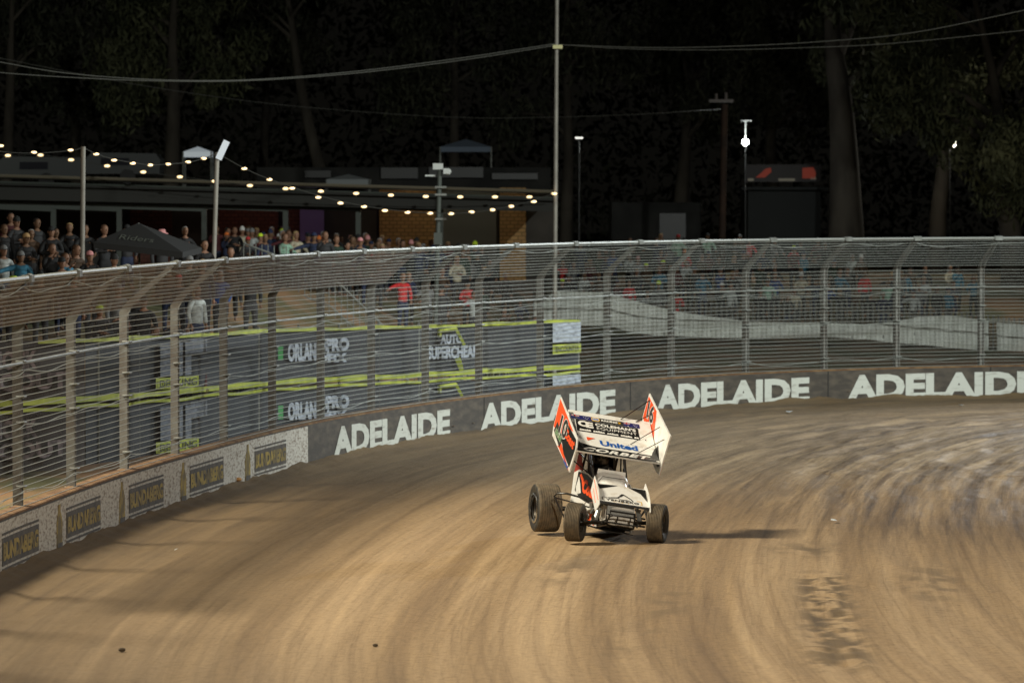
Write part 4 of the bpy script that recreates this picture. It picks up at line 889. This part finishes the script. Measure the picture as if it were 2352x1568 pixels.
# roof plane and fascia (fascia drops slightly towards the right)
def zf(x): return 5.8+(450-(404+(x/1270)*36))/F*DV
mb=MB(); A=[]
for x in (-130,1280):
    p=px(x,450,DV-1.5); z=zf(x); A.append((p.x,z))
(ax,az),(bx_,bz)=A
mb.add([(ax,DV-1.5,az),(bx_,DV-1.5,bz),(bx_,DW+7,bz+.02),(ax,DW+7,az+.02),(ax,DV-1.5,az-.09),(bx_,DV-1.5,bz-.09),(bx_,DW+7,bz-.1),(ax,DW+7,az-.1)],[(0,1,2,3),(4,7,6,5),(0,4,5,1),(1,5,6,2),(2,6,7,3),(3,7,4,0)])
mb.build('roof',dkroof,pav,fn=fn_off(pav))
mb=MB(); mb.tube([(ax,DV-1.6,az+.0),(bx_,DV-1.6,bz+.0)],.06,6); mb.build('gutter',mat('gutter_tan',(.16,.14,.10),.5),pav,fn=fn_off(pav))
mb=MB(); mb.tube([(ax,DV-1.4,az-.22),(bx_,DV-1.4,bz-.22)],.035,6); mb.build('conduit',gsteel,pav,fn=fn_off(pav))
mb=MB(); mb.poly([(ax,DV-.8,az-.25),(bx_,DV-.8,bz-.25),(bx_,DV-.8,bz-.70),(ax,DV-.8,az-.85)],(0,1,0),.1); mb.build('fascia',mat('dark_fascia',(.03,.03,.026),.8),pav,fn=fn_off(pav))
xsP=[-30,123,274,469,656,823,1012]
for x in xsP:
    p=px(x,500,DV); mb=MB(); mb.box((p.x,DV,4.2),(.18,.18,2.75)); mb.build('verandah_post',gsteel,pav,fn=fn_off(pav))
for x0,x1 in zip(xsP,xsP[1:]):
    p,q=px(x0,472,DV),px(x1,478,DV); mb=MB()
    # beam with shallow scalloped valance on top
    n=14; top=[];bot=[]
    for i in range(n+1):
        t=i/n; xx=p.x+(q.x-p.x)*t; zz=p.z+(q.z-p.z)*t; top.append((xx,DV-.12,zz+.14+.10*abs(math.sin(2*math.pi*t))**.5)); bot.append((xx,DV-.12,zz-.12))
    for i in range(n): mb.poly([bot[i],bot[i+1],top[i+1],top[i]],(0,1,0),.16)
    mb.build('verandah_beam',gsteel,pav,fn=fn_off(pav))
p=px(408,456,DW-1); mb=MB(); mb.box((p.x,DW-1,p.z),(.25,.1,.2)); mb.build('lit_window',mat('warm_window',(.6,.45,.25),.5,emit=(.8,.6,.35),es=.35),pav,fn=fn_off(pav))
for x,y,w,h,m in ((1058,525-0,0,0,None),):
    pass
p=px(1055,524,DV-1); mb=MB(); mb.box((px(1056,525,DV-1).x,DV-1,px(1056,484,DV-1).z+.06),(.01,.01,.01))
p=px(1057,523,DV-.5)
sg=empty('wall_sign',px(1057,526,DV),label='small yellow and white sign hanging under the pavilion beam',cat='sign')
p=px(1057,524,DV)
# ------------------------------------------------------------------ upper terrace behind roof
ter=empty('terrace_building',PD(900,400,172),label='dim grey two storey block with window strips beyond the pavilion roof',cat='building')
mb=MB(); a,b=PD(590,400,172),PD(1265,400,172); mb.box(((a.x+b.x)/2,175,5.0),(b.x-a.x,6,3.9)); mb.build('wall',mat('dim_block',(.010,.0098,.009),.9,col2=(.024,.023,.02),scale=.6),ter,fn=fn_off(ter))
for x0,x1,y0,y1 in ((875,960,385,410),(985,1110,384,408),(1130,1235,398,412),(700,760,392,408)):
    a,b=PD(x0,y0,171.8),PD(x1,y1,171.8); mb=MB(); mb.box(((a.x+b.x)/2,171.8,(a.z+b.z)/2),(b.x-a.x,.1,a.z-b.z)); mb.build('window',mat('dim_window',(.022,.022,.021),.4),ter,fn=fn_off(ter))
vans=[(95,385,1.9,'dim silver caravan left of the first festoon pole'),(282,376,1.6,'dim grey caravan right of the first festoon pole')]
for x,y,wd,l in vans:
    D=168.; c=empty('caravan',PD(x,y+12,D),label=l,cat='caravan'); p=PD(x,y,D); o=Vector(c.location)
    mb=MB(); sh=[(-1,-.5),(1,-.5),(1.02,.2),(.9,.5),(-.85,.55),(-1.05,.2)]; mb.poly([(p.x+u*wd*.9,D,p.z+v*.8) for u,v in sh],(0,1,0),2.2); mb.build('shell',mat('caravan_shell',(.04,.043,.043),.5),c,fn=fn_off(c))
    mb=MB(); mb.box((p.x-.3,D-.02,p.z+.08),(1.1,.04,.28)); mb.build('window',mat('caravan_window',(.02,.02,.025),.2),c,fn=fn_off(c))
    mb=MB(); mb.lathe([(.0,-.1),(.3,-.1),(.3,.1),(0,.1)],Matrix.Translation((p.x+.2,D,p.z-.5))@Matrix.Rotation(R(90),4,'X'),16); mb.build('wheel',black,c,fn=fn_off(c))
def canopy(x,y,wd,ht,D,l,m,g=None):
    c=empty('canopy_tent',PD(x,y,D),label=l,cat='tent'); p=PD(x,y,D)
    mb=MB(); s=wd/2; base=[(p.x-s,D-s,p.z),(p.x+s,D-s,p.z),(p.x+s,D+s,p.z),(p.x-s,D+s,p.z)]; mb.add(base+[(p.x,D,p.z+ht)],[(0,1,4),(1,2,4),(2,3,4),(3,0,4)])
    mb.add([(a,b2,c2-q) for q in (0,.22) for a,b2,c2 in base],[(0,1,5,4),(1,2,6,5),(2,3,7,6),(3,0,4,7)])
    mb.build('canopy',m,c,fn=fn_off(c))
    for q in base:
        mb=MB(); mb.tube([q,(q[0],q[1],zbs(q[0],min(q[1],220)) if q[1]<220 else 2.)],.03,6); mb.build('leg',galv,c,fn=fn_off(c))
    return c
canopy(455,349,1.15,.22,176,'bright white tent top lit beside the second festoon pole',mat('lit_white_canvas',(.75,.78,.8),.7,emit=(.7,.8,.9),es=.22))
canopy(800,412,1.7,.2,170,'dim white tent roof behind the pavilion left of the camera pole',mat('dim_canvas',(.30,.32,.32),.8))
canopy(1070,338,2.2,.35,185,'faint blue grey tent peak high above the camera pole',mat('blue_canvas',(.12,.15,.2),.8))
# umbrella market canopy in the left crowd
um=empty('market_umbrella',PD(345,575,101),label='large black promotional umbrella with pale script in the left crowd',cat='umbrella')
D=101.; ap=PD(318,512,D); mb=MB(); c=PD(345,560,D); hw=1.15
base=[(c.x-1.25,D-.9,c.z+.05),(c.x+.85,D-1.1,c.z-.18),(c.x+1.15,D+.9,c.z-.1),(c.x-.9,D+1.1,c.z+.12)]
mb.add(base+[tuple(ap)],[(0,1,4),(1,2,4),(2,3,4),(3,0,4)]); mb.add([(a,b2,c2-q) for q in (0,.14) for a,b2,c2 in base],[(0,1,5,4),(1,2,6,5),(2,3,7,6),(3,0,4,7)]); mb.build('canopy',mat('black_canvas',(.022,.022,.022),.85),um,fn=fn_off(um))
mb=MB(); mb.tube([tuple(ap),(ap.x+.05,D,2.6)],.03,6); mb.build('pole',galv,um,fn=fn_off(um))
n0=[Vector(base[0]),Vector(base[1]),ap]; nrm=(n0[1]-n0[0]).cross(n0[2]-n0[0]).normalized()*(-1 if (n0[1]-n0[0]).cross(n0[2]-n0[0]).y>0 else 1)
mb=MB(); text_mb(mb,'Riders',lambda a,b:n0[0].lerp(n0[1],.28+.4*a)+(n0[2]-n0[0].lerp(n0[1],.5))*(.22+.2*b)+nrm*.02,bold=-.005,shear=.3); mb.build('lettering',mat('pale_script',(.12,.13,.11),.8),um,fn=fn_off(um))
# ------------------------------------------------------------------ poles
polem=mat('pale_pole',(.34,.32,.28),.55,.2,col2=(.26,.24,.21),scale=2)
def pole(name,x0,y0,x1,D,r,l,cat,m=polem,r2=None,zb_=None):
    t=PD(x0,y0,D); bb_=PD(x1,600,D); z=zbs(bb_.x,D) if zb_ is None else zb_; k=(z-t.z)/(bb_.z-t.z); b=t.lerp(bb_,k)
    o=empty(name,b,label=l,cat=cat); mb=MB(); mb.tube([tuple(b),tuple(t.lerp(b,.5)),tuple(t)],[r,(r+(r2 or r))/2,r2 or r],12); mb.build('shaft',m,o,True,fn=fn_off(o)); return o,t,b
p1o,p1t,_=pole('festoon_pole',191,337,189,100,.058,'pale steel festoon light pole rising from the left crowd','pole')
p2o,p2t,_=pole('festoon_pole',499,350,491,106,.058,'pale steel festoon light pole with floodlight cluster at its tip','pole')
p3o,p3t,_=pole('mast',1281,-260,1275,134,.075,'tall pale steel mast rising out of frame with overhead wires','pole',r2=.06)
p4o,p4t,_=pole('camera_pole',1010,388,1004,126,.07,'grey pole carrying white security cameras above the middle crowd','pole',gsteel)
white2=mat('white_housing',(.5,.52,.5),.5)
q=PD(1010,384,126); mb=MB(); mb.box((q.x-.05,126,q.z+.02),(.30,.25,.18)); mb.build('security_camera',white2,p4o,fn=fn_off(p4o)); mb=MB(); mb.box((q.x+.2,125.9,q.z-.12),(.18,.3,.16)); mb.box((q.x-.28,126,q.z-.25),(.3,.06,.05)); mb.lathe([(0,0),(.10,-.02),(.12,-.1),(.07,-.17),(0,-.18)],Matrix.Translation((q.x+.23,125.9,q.z-.05)),14); mb.build('security_camera',white2,p4o,fn=fn_off(p4o))
mb=MB()
for y in (430,447,503): q=PD(1010,y,125.9); mb.box((q.x+.03,125.9,q.z),(.34,.12,.06))
mb.build('bracket',galv,p4o,fn=fn_off(p4o))
mb=MB(); q=PD(1006,548,125.9); mb.box((q.x,125.85,q.z),(.24,.12,.35)); mb.build('junction_box',gsteel,p4o,fn=fn_off(p4o))
# small floodlight cluster at festoon pole 2
mb=MB(); q=PD(512,345,106); mb.box((0,0,0),(.16,.06,.5),Matrix.Translation((q.x,105.9,q.z))@Matrix.Rotation(R(25),4,'Y')); mb.build('light_panel',mat('lit_panel',(.7,.75,.8),.5,emit=(.75,.85,.95),es=.3),p2o,fn=fn_off(p2o))
mb=MB(); q=PD(1281,108,133.8); mb.box((q.x,133.85,q.z),(.3,.1,.12)); mb.build('wire_bracket',mat('brass',(.4,.38,.2),.4,.5),p3o,fn=fn_off(p3o))
# ------------------------------------------------------------------ festoon strings
bulbm=mat('warm_bulb',(1,.85,.6),.4,emit=(1.0,.70,.36),es=2.6)
wirem=mat('black_wire',(.05,.05,.045),.6)
def smooth_path(pts,n=8):
    P_=[Vector(p) for p in pts]; P_=[P_[0]*2-P_[1]]+P_+[P_[-1]*2-P_[-2]]; out=[]
    for i in range(1,len(P_)-2):
        for k in range(n): out.append(cr(P_[i-1],P_[i],P_[i+1],P_[i+2],k/n))
    return out+[P_[-2]]
bm0=MB(); bm0.lathe([(0,.0),(.03,-.003),(.055,-.014),(.070,-.034),(.070,-.050),(.055,-.070),(.03,-.081),(0,-.084)],None,14)
bme=bpy.data.meshes.new('bulb'); bme.from_pydata(bm0.v,[],bm0.f); bme.polygons.foreach_set('use_smooth',[True]*len(bme.polygons)); bme.materials.append(bulbm)
def festoon(path,bulbs,D0,D1,x0,x1,l,extra=0):
    dep=lambda x:D0+(D1-D0)*(x-x0)/(x1-x0)
    o=empty('festoon_string',PD(path[0][0],path[0][1],dep(path[0][0])),label=l,cat='string lights')
    mb=MB(); mb.tube(smooth_path([PD(x,y,dep(x)) for x,y in path]),.012,5); mb.build('wire',wirem,o,fn=fn_off(o))
    for x,y in bulbs:
        q=PD(x,y,dep(x)); b=bpy.data.objects.new('bulb',bme); COL.objects.link(b); b.parent=o; b.location=q-Vector(o.location)+Vector((0,0,.04)); s=dep(x)/100; b.scale=(s*.95,s*.95,s*.72)
    return o
festoon([(-60,330),(0,348),(80,352),(162,346),(191,339)],[(2,336),(78,351),(162,346)],98,100,-60,191,'string of warm bulbs running out of frame left of the first pole')
festoon([(191,339),(222,354),(262,366),(306,374),(345,379),(387,377),(432,373),(468,364),(499,352)],[(221,355),(262,369),(305,376),(345,380),(386,378),(432,373),(468,365)],100,106,191,499,'string of warm bulbs sagging between the two festoon poles')
festoon([(499,352),(560,386),(620,412),(735,450),(830,472),(936,486),(1030,490),(1085,488),(1132,481),(1175,473),(1218,462),(1275,444)],[(506,360),(561,388),(619,413),(671,433),(731,454),(782,467),(836,475),(884,484),(936,488),(988,490),(1036,491),(1083,487),(1131,482),(1174,474),(1226,463),(1273,445)],106,134,499,1278,'long string of warm bulbs from the second pole to the tall mast')
festoon([(-60,350),(20,357),(95,356),(163,367),(246,381),(330,395),(413,406),(493,416),(575,426),(656,434),(737,439),(819,444),(899,448),(978,451),(1058,453),(1137,453),(1216,452),(1270,452)],[(18,357),(93,356),(163,367),(246,381),(329,395),(413,406),(493,416),(574,426),(656,433),(737,439),(818,444),(898,448),(978,451),(1057,452),(1137,452),(1216,452)],146,148,-60,1270,'row of warm bulbs hung along the pavilion gutter')
# overhead wires
def wire(path,D0,D1,l,r=.016):
    x0,x1=path[0][0],path[-1][0]; dep=lambda x:D0+(D1-D0)*(x-x0)/(x1-x0)
    mb=MB(); o0=PD(path[0][0],path[0][1],D0); mb.tube(smooth_path([PD(x,y,dep(x)) for x,y in path]),r,5)
    return tag(mb.build('overhead_wire',mat('pale_wire',(.14,.14,.125),.5)),label=l,cat='wire')
wire([(-80,156),(0,167),(160,178),(350,186),(560,186),(800,170),(1050,140),(1281,104)],120,134,'lower of the paired overhead wires left of the mast',.012)
wire([(-80,130),(0,143),(150,168),(350,183),(560,184),(800,166),(1050,135),(1281,100)],120,134,'upper of the paired overhead wires left of the mast',.012)
wire([(-80,120),(0,134),(300,192),(600,236),(900,262),(1100,271),(1281,269),(1480,262),(1660,250)],150,180,'single faint wire crossing low behind the mast',.012)
wire([(1281,103),(1500,110),(1700,106),(1900,95),(2100,75),(2352,24),(2450,0)],134,122,'brighter upper wire right of the mast',.014)
wire([(1281,103),(1450,113),(1650,115),(1850,110),(2050,100),(2352,70),(2450,55)],134,122,'fainter lower wire right of the mast',.011)
# right side: timber pole, lamp post, kiosk
p5o,p5t,_=pole('timber_pole',1664,240,1658,176,.14,'weathered timber power pole beside the bright lamp','pole',mat('timber',(.06,.032,.02),.85,col2=(.035,.02,.014),scale=2))
mb=MB(); q=PD(1662,232,176); mb.box((q.x-.1,176,q.z),(1.0,.12,.12)); mb.tube([(q.x-.3,176,q.z),(q.x-.3,176,q.z+.3)],.06,6); mb.tube([(q.x+.1,176,q.z),(q.x+.1,176,q.z+.35)],.06,6); mb.build('cross_arm',mat('grey_insulator',(.2,.17,.16),.6),p5o,fn=fn_off(p5o))
lo_,lt,_=pole('street_lamp',1712,318,1712,184,.035,'slim lamp post with a brilliant white lamp','street lamp',black)
lampm=mat('lit_white_lamp',(1,1,1),.3,emit=(.95,1,.97),es=60.)
mb=MB(); q=PD(1712,327,183.8); mb.lathe([(0,.15),(.09,.11),(.135,.04),(.135,-.05),(.08,-.12),(0,-.15)],Matrix.Translation(q),14); mb.build('lamp',lampm,lo_,True,fn=fn_off(lo_))
mb=MB(); q=PD(1714,278,184); mb.tube([PD(1712,318,184),PD(1713,280,184)],.04,6); mb.box((q.x+.0,184,q.z),(.45,.3,.05)); mb.build('lamp_hood',white2,lo_,fn=fn_off(lo_))
l2,_,_=pole('street_lamp',2182,322,2182,196,.035,'lamp shining through the leaves of the right hand gum','street lamp',black)
mb=MB(); q=PD(2182,330,196); mb.lathe([(0,.22),(.2,.16),(.3,.04),(.28,-.08),(.15,-.18),(0,-.2)],Matrix.Translation(q),14); mb.build('lamp',mat('lit_warm_lamp',(1,1,.9),.3,emit=(1,.93,.75),es=14.),l2,True,fn=fn_off(l2))
l3,_,_=pole('street_lamp',1330,316,1330,190,.06,'distant lamp with flat pale head right of the mast','street lamp',black)
mb=MB(); q=PD(1330,317,190); mb.box((q.x,190,q.z),(.34,.2,.07)); mb.build('lamp',mat('lit_flat_lamp',(1,1,1),.3,emit=(.9,.88,.8),es=1.5),l3,fn=fn_off(l3))
ko=empty('kiosk',PD(1805,560,192),label='dark kiosk with red signboard between the lamp and the big gum',cat='building')
a,b=PD(1718,430,192),PD(1885,430,192); mb=MB(); mb.box(((a.x+b.x)/2,195,3.9),(b.x-a.x,6,4.6)); mb.poly([(a.x-.3,191.6,a.z+.0),(b.x+.3,191.6,a.z),(b.x+.3,191.6,a.z-.12),(a.x-.3,191.6,a.z-.12)],(0,1,0),6.8); mb.build('wall',mat('kiosk_wall',(.014,.016,.016),.8),ko,fn=fn_off(ko))
a,b=PD(1712,378,191.9),PD(1885,418,191.9); mb=MB(); mb.box(((a.x+b.x)/2,191.9,(a.z+b.z)/2),(b.x-a.x,.12,a.z-b.z)); sgn=mb.build('signboard',mat('dark_sign',(.015,.01,.01),.6),ko,fn=fn_off(ko))
redl=mat('red_sign_glow',(.3,.04,.02),.6,emit=(.6,.07,.03),es=.09); crl=mat('cream_sign_glow',(.2,.18,.13),.6,emit=(.5,.45,.35),es=.08)
for pts in (((1735,408),(1748,398),(1758,388),(1770,385),(1772,395),(1757,408)),((1843,386),(1868,384),(1874,398),(1872,410),(1843,410))): mb=MB(); mb.poly([tuple(PD(x,y,191.8)) for x,y in pts],(0,1,0),.03); mb.build('red_shape',redl,sgn,fn=fn_off(ko))
mb=MB()
for x0,x1,y in ((1718,1731,416),(1788,1826,416),(1862,1874,412)): mb.poly([tuple(PD(x,yy,191.8)) for x,yy in ((x0,y),(x1,y),(x1,y-6),(x0,y-6))],(0,1,0),.03)
mb.build('cream_lettering',crl,sgn,fn=fn_off(ko))
tx=empty('toilet_block',PD(1530,560,196),label='dim grey block with dark doorway seen right of the mast',cat='building')
a,b=PD(1405,445,196),PD(1610,445,196); mb=MB(); mb.box(((a.x+b.x)/2,199,3.9),(b.x-a.x,6,3.2)); mb.build('wall',mat('dim_block2',(.02,.02,.018),.9,col2=(.012,.012,.011),scale=1),tx,fn=fn_off(tx))
a=PD(1545,500,195.8); mb=MB(); mb.box((a.x,195.9,3.9),(1.2,.1,2.2)); mb.build('door',black,tx,fn=fn_off(tx))
# ------------------------------------------------------------------ trees
bark=mat('gum_bark',(.062,.052,.04),.9,col2=(.03,.024,.018),scale=1.2,bump=.6,bscale=5,vec=(1,1,.35))
leafm=mat('gum_leaves',(.035,.040,.017),.8,col2=(.075,.078,.036),scale=.7,detail=3)
leafd=mat('dark_gum_leaves',(.020,.022,.011),.8,col2=(.04,.041,.022),scale=.7,detail=3)
def tree(x,D,h,lean,crown_r,trunk_r,l,m=leafm,nl=9000,seed=0,fork=.4,lowcrown=.35,cen=None,branches=9):
    rd=random.Random(seed); bx0=at_px(x,D); z0=(zbs(bx0,D) if D<224 else 1.6)
    o=empty('gum_tree',(bx0,D,z0),label=l,cat='tree',group='gum trees behind the track'); mb=MB()
    top=Vector((lean,0,h*.62)); fk=Vector((lean*fork,0,h*fork*.6))
    path=[Vector((0,0,-.3)),Vector((lean*.1,0,h*.12)),fk,fk.lerp(top,.5)+Vector((rd.uniform(-.4,.4),0,0)),top]
    mb.tube(smooth_path(path,4),[trunk_r*(1.15-1.0*i/17) for i in range(17)],12)
    cl=[]
    for k in range(branches):
        an=rd.uniform(0,6.28); t=rd.uniform(lowcrown,1.); s=path[2].lerp(top,(t-lowcrown)/(1-lowcrown)); ln=crown_r*rd.uniform(.55,1.05); up=rd.uniform(.15,.9)
        e=s+Vector((math.cos(an)*ln,math.sin(an)*ln*.7,ln*up)); mid=s.lerp(e,.5)+Vector((rd.uniform(-.4,.4),0,ln*.12))
        r0=trunk_r*.42*(1.1-.6*t); mb.tube([s,s.lerp(mid,.5)+Vector((0,0,.1)),mid,e],[r0,r0*.75,r0*.5,r0*.15],8)
        for q in range(5): cl.append((s.lerp(e,rd.uniform(.45,1.1))+Vector((rd.uniform(-1,1),rd.uniform(-1,1),rd.uniform(-.8,.8)))*crown_r*.22, crown_r*rd.uniform(.14,.30)))
    mb.build('trunk',bark,o,True)
    rg=np.random.default_rng(seed+100); c=np.array([tuple(a) for a,_ in cl]); rr=np.array([b for _,b in cl]); k=rg.integers(0,len(cl),nl)
    d=rg.normal(size=(nl,3)); d/=np.linalg.norm(d,axis=1)[:,None]; d*= (rg.random(nl)**.45)[:,None]; d[:,2]*=1.2
    p=c[k]+d*rr[k][:,None]; L_=rg.uniform(.14,.30,nl)[:,None]; u=rg.normal(size=(nl,3))*[.5,.5,1.]; u/=np.linalg.norm(u,axis=1)[:,None]; w=np.cross(u,rg.normal(size=(nl,3))); w/=np.linalg.norm(w,axis=1)[:,None]
    v=np.stack([p-u*L_,p+w*L_*.28,p+u*L_,p-w*L_*.28],1).reshape(-1,3)
    me=bpy.data.meshes.new('crown'); me.vertices.add(len(v)); me.vertices.foreach_set('co',v.ravel()); q=np.arange(len(v)).astype(np.int32); me.loops.add(len(q)); me.loops.foreach_set('vertex_index',q); me.polygons.add(nl); me.polygons.foreach_set('loop_start',np.arange(0,len(q),4,dtype=np.int32)); me.materials.append(m); me.update(calc_edges=True)
    cro=bpy.data.objects.new('crown',me); COL.objects.link(cro); cro.parent=o; return o
TR=[(1945,188,24,-.5,5.5,.80,'massive pale forked gum trunk right of the red kiosk sign',leafm,11000,1,.5,.42),
 (2330,178,20,-1.8,5.2,.5,'leafy gum filling the far right edge of the picture',leafm,20000,2,.3,.12),
 (2150,200,22,.8,4.8,.45,'gum with hanging foliage around the leaf screened lamp',leafm,15000,3,.4,.2),
 (1300,205,26,.3,5.0,.33,'straight slim gum just right of the tall mast',leafd,7000,4,.4,.45),
 (1560,212,25,.8,5.5,.4,'dark gum between the mast and the timber pole',leafd,12000,5,.4,.28),
 (1780,215,24,-.6,4.8,.4,'dark gum behind the brilliant lamp post',leafd,12000,6,.4,.3),
 (390,196,22,.4,4.2,.45,'bushy gum high above the gap between festoon poles',leafm,14000,7,.5,.4),
 (180,205,24,-.3,4.2,.36,'dark gum behind the first festoon pole',leafd,9000,8,.4,.45),
 (10,195,22,.5,3.8,.34,'gum trunk at the far left edge of the picture',leafd,7000,9,.5,.5),
 (760,200,25,-2.6,5.0,.34,'leaning gum with a curved trunk above the pavilion roof',leafd,9000,10,.5,.5),
 (1040,206,25,.2,5.0,.32,'upright dark gum behind the camera pole',leafd,9000,11,.45,.48),
 (600,214,25,.5,4.5,.3,'slender dark gum right of the second festoon pole',leafd,8000,12,.4,.5)]
for t in TR: tree(*t[:6],t[6],t[7],t[8],t[9],t[10],t[11])
wd=MB()
# far wood reads as one dark mass
rg=np.random.default_rng(5); nl=60000; p=np.stack([rg.uniform(-75,80,nl),rg.uniform(232,262,nl),rg.uniform(1,26,nl)**1.0],-1); p[:,2]*=(.7+.5*fbm(p[:,0]*.12,p[:,1]*.02,3,2)); L_=rg.uniform(.18,.42,nl)[:,None]; u=rg.normal(size=(nl,3)); u/=np.linalg.norm(u,axis=1)[:,None]; w_=np.cross(u,rg.normal(size=(nl,3))); w_/=np.linalg.norm(w_,axis=1)[:,None]
v=np.stack([p-u*L_,p+w_*L_*.4,p+u*L_,p-w_*L_*.4],1).reshape(-1,3); me=bpy.data.meshes.new('wood'); me.vertices.add(len(v)); me.vertices.foreach_set('co',v.ravel()); q=np.arange(len(v)).astype(np.int32); me.loops.add(len(q)); me.loops.foreach_set('vertex_index',q); me.polygons.add(nl); me.polygons.foreach_set('loop_start',np.arange(0,len(q),4,dtype=np.int32)); me.materials.append(leafd); me.update(calc_edges=True)
o=bpy.data.objects.new('distant_wood',me); COL.objects.link(o); tag(o,kind='stuff',label='dark mass of gum foliage beyond the trackside trees',cat='wood')
# ------------------------------------------------------------------ litter on the track
def scrap(x,y,l,m,s=.09,cat='litter',flat=True):
    p=P(x,y,0); z=float(zg(np.array([p.x]),np.array([p.y]))[0])+.01; mb=MB(); rd=random.Random(x)
    if flat: 
        pts=[(p.x+s*1.3*math.cos(a)*rd.uniform(.6,1),p.y+s*2*math.sin(a)*rd.uniform(.6,1),z+rd.uniform(.01,.06)) for a in (0,1.2,2.4,3.5,4.6)]; mb.poly(pts,(0,0,1),.004)
    else: mb.lathe([(0,-.5*s),(.6*s,-.4*s),(s,0),(.7*s,.45*s),(0,.6*s)],Matrix.Translation((p.x,p.y,z+s*.4)),9)
    return tag(mb.build('paper_scrap' if flat else 'clay_clod',m),label=l,cat=cat)
pap=mat('litter_paper',(.6,.64,.66),.7)
scrap(1813,946,'white paper scrap on dark dirt below the third painted word',pap); scrap(1915,1200,'small pale paper scrap on the track right of the car',pap,.06); scrap(2207,935,'flat pale scrap under the last painted word',pap,.07)
scrap(405,1088*1.0+177,'small pale scrap on brown dirt near the white wall',pap,.03)
scrap(548,1124,'orange clay clod lying at the foot of the white wall',mat('orange_clay',(.55,.3,.12),.8),.07,'clod',False); scrap(280,1496,'dark dirt clod on the near left track',mat('dark_clay',(.06,.04,.02),.9),.05,'clod',False)
scrap(862,1568*.948,'small dark clod in the lower middle of the track',MC['dark_clay'],.04,'clod',False)
bpy.data.objects.remove(sg)
# ------------------------------------------------------------------ lights
W=bpy.data.worlds.new('World'); S.world=W; W.use_nodes=True; bg=W.node_tree.nodes['Background']; bg.inputs[0].default_value=(.0034,.0032,.0026,1); bg.inputs[1].default_value=1.
def flood(name,loc,tgt,energy,col,cone=60,blend=.6,size=.5):
    l=bpy.data.lights.new(name,'SPOT'); l.energy=energy; l.color=col; l.spot_size=R(cone); l.spot_blend=blend; l.shadow_soft_size=size
    o=bpy.data.objects.new(name,l); COL.objects.link(o); o.location=loc; o.rotation_euler=(Vector(tgt)-Vector(loc)).to_track_quat('-Z','Y').to_euler(); return o
flood('floodlight',(-20.5,69,23.5),(4,65,0),74000,(1,.91,.72),85,.6,3.2)
flood('floodlight',(12,20,22),(2,62,0),62000,(1,.90,.74),50,1.,1.)
flood('floodlight',(27,36,31),(9,114,0),190000,(.95,1,.94),38,1.,.6)
flood('floodlight',(44,92,18),(6,106,0),64000,(.93,1,.96),70,.8,.5)
flood('floodlight',(30,134,18),(9,88,-2),46000,(.90,.97,1),62,.8,.5)
flood('floodlight',(-34,150,16),(-8,200,13),7000,(.95,1,.85),60,1.,.5)  # added fill spot without a tower, brightens the upper-left gum foliage
for x_,y_,D_,e_,c_ in ((1712,327,181.5,260,(.95,1,.97)),(2182,330,193.,320,(1,.95,.8)),(2300,420,168,260,(1,.95,.75))):  # last point is an added leaf light at the right gum, no lamp there
    l_=bpy.data.lights.new('lamp_and_leaf_glow','POINT'); l_.energy=e_; l_.color=c_; l_.shadow_soft_size=.25; o_=bpy.data.objects.new('lamp_and_leaf_glow',l_); COL.objects.link(o_); o_.location=PD(x_,y_,D_)
# lamps fixed under the pavilion verandah
def lamp(x,y,D,e,col):
    l=bpy.data.lights.new('verandah_lamp','POINT'); l.energy=e; l.color=col; l.shadow_soft_size=.15; o=bpy.data.objects.new('verandah_lamp',l); COL.objects.link(o); o.location=PD(x,y,D)
lamp(940,466,154.5,26,(1,.78,.48)); lamp(1180,466,154.8,15,(1,.78,.48)); lamp(560,474,154.5,14,(1,.62,.42)); lamp(1075,468,154.5,14,(.9,1,.85)); lamp(715,470,154.,9,(.7,.5,1))
S.render.engine='CYCLES'
S.view_settings.view_transform='Standard'; S.view_settings.look='None'; S.view_settings.exposure=-.14; S.view_settings.gamma=1
S.cycles.max_bounces=6; S.cycles.transparent_max_bounces=16
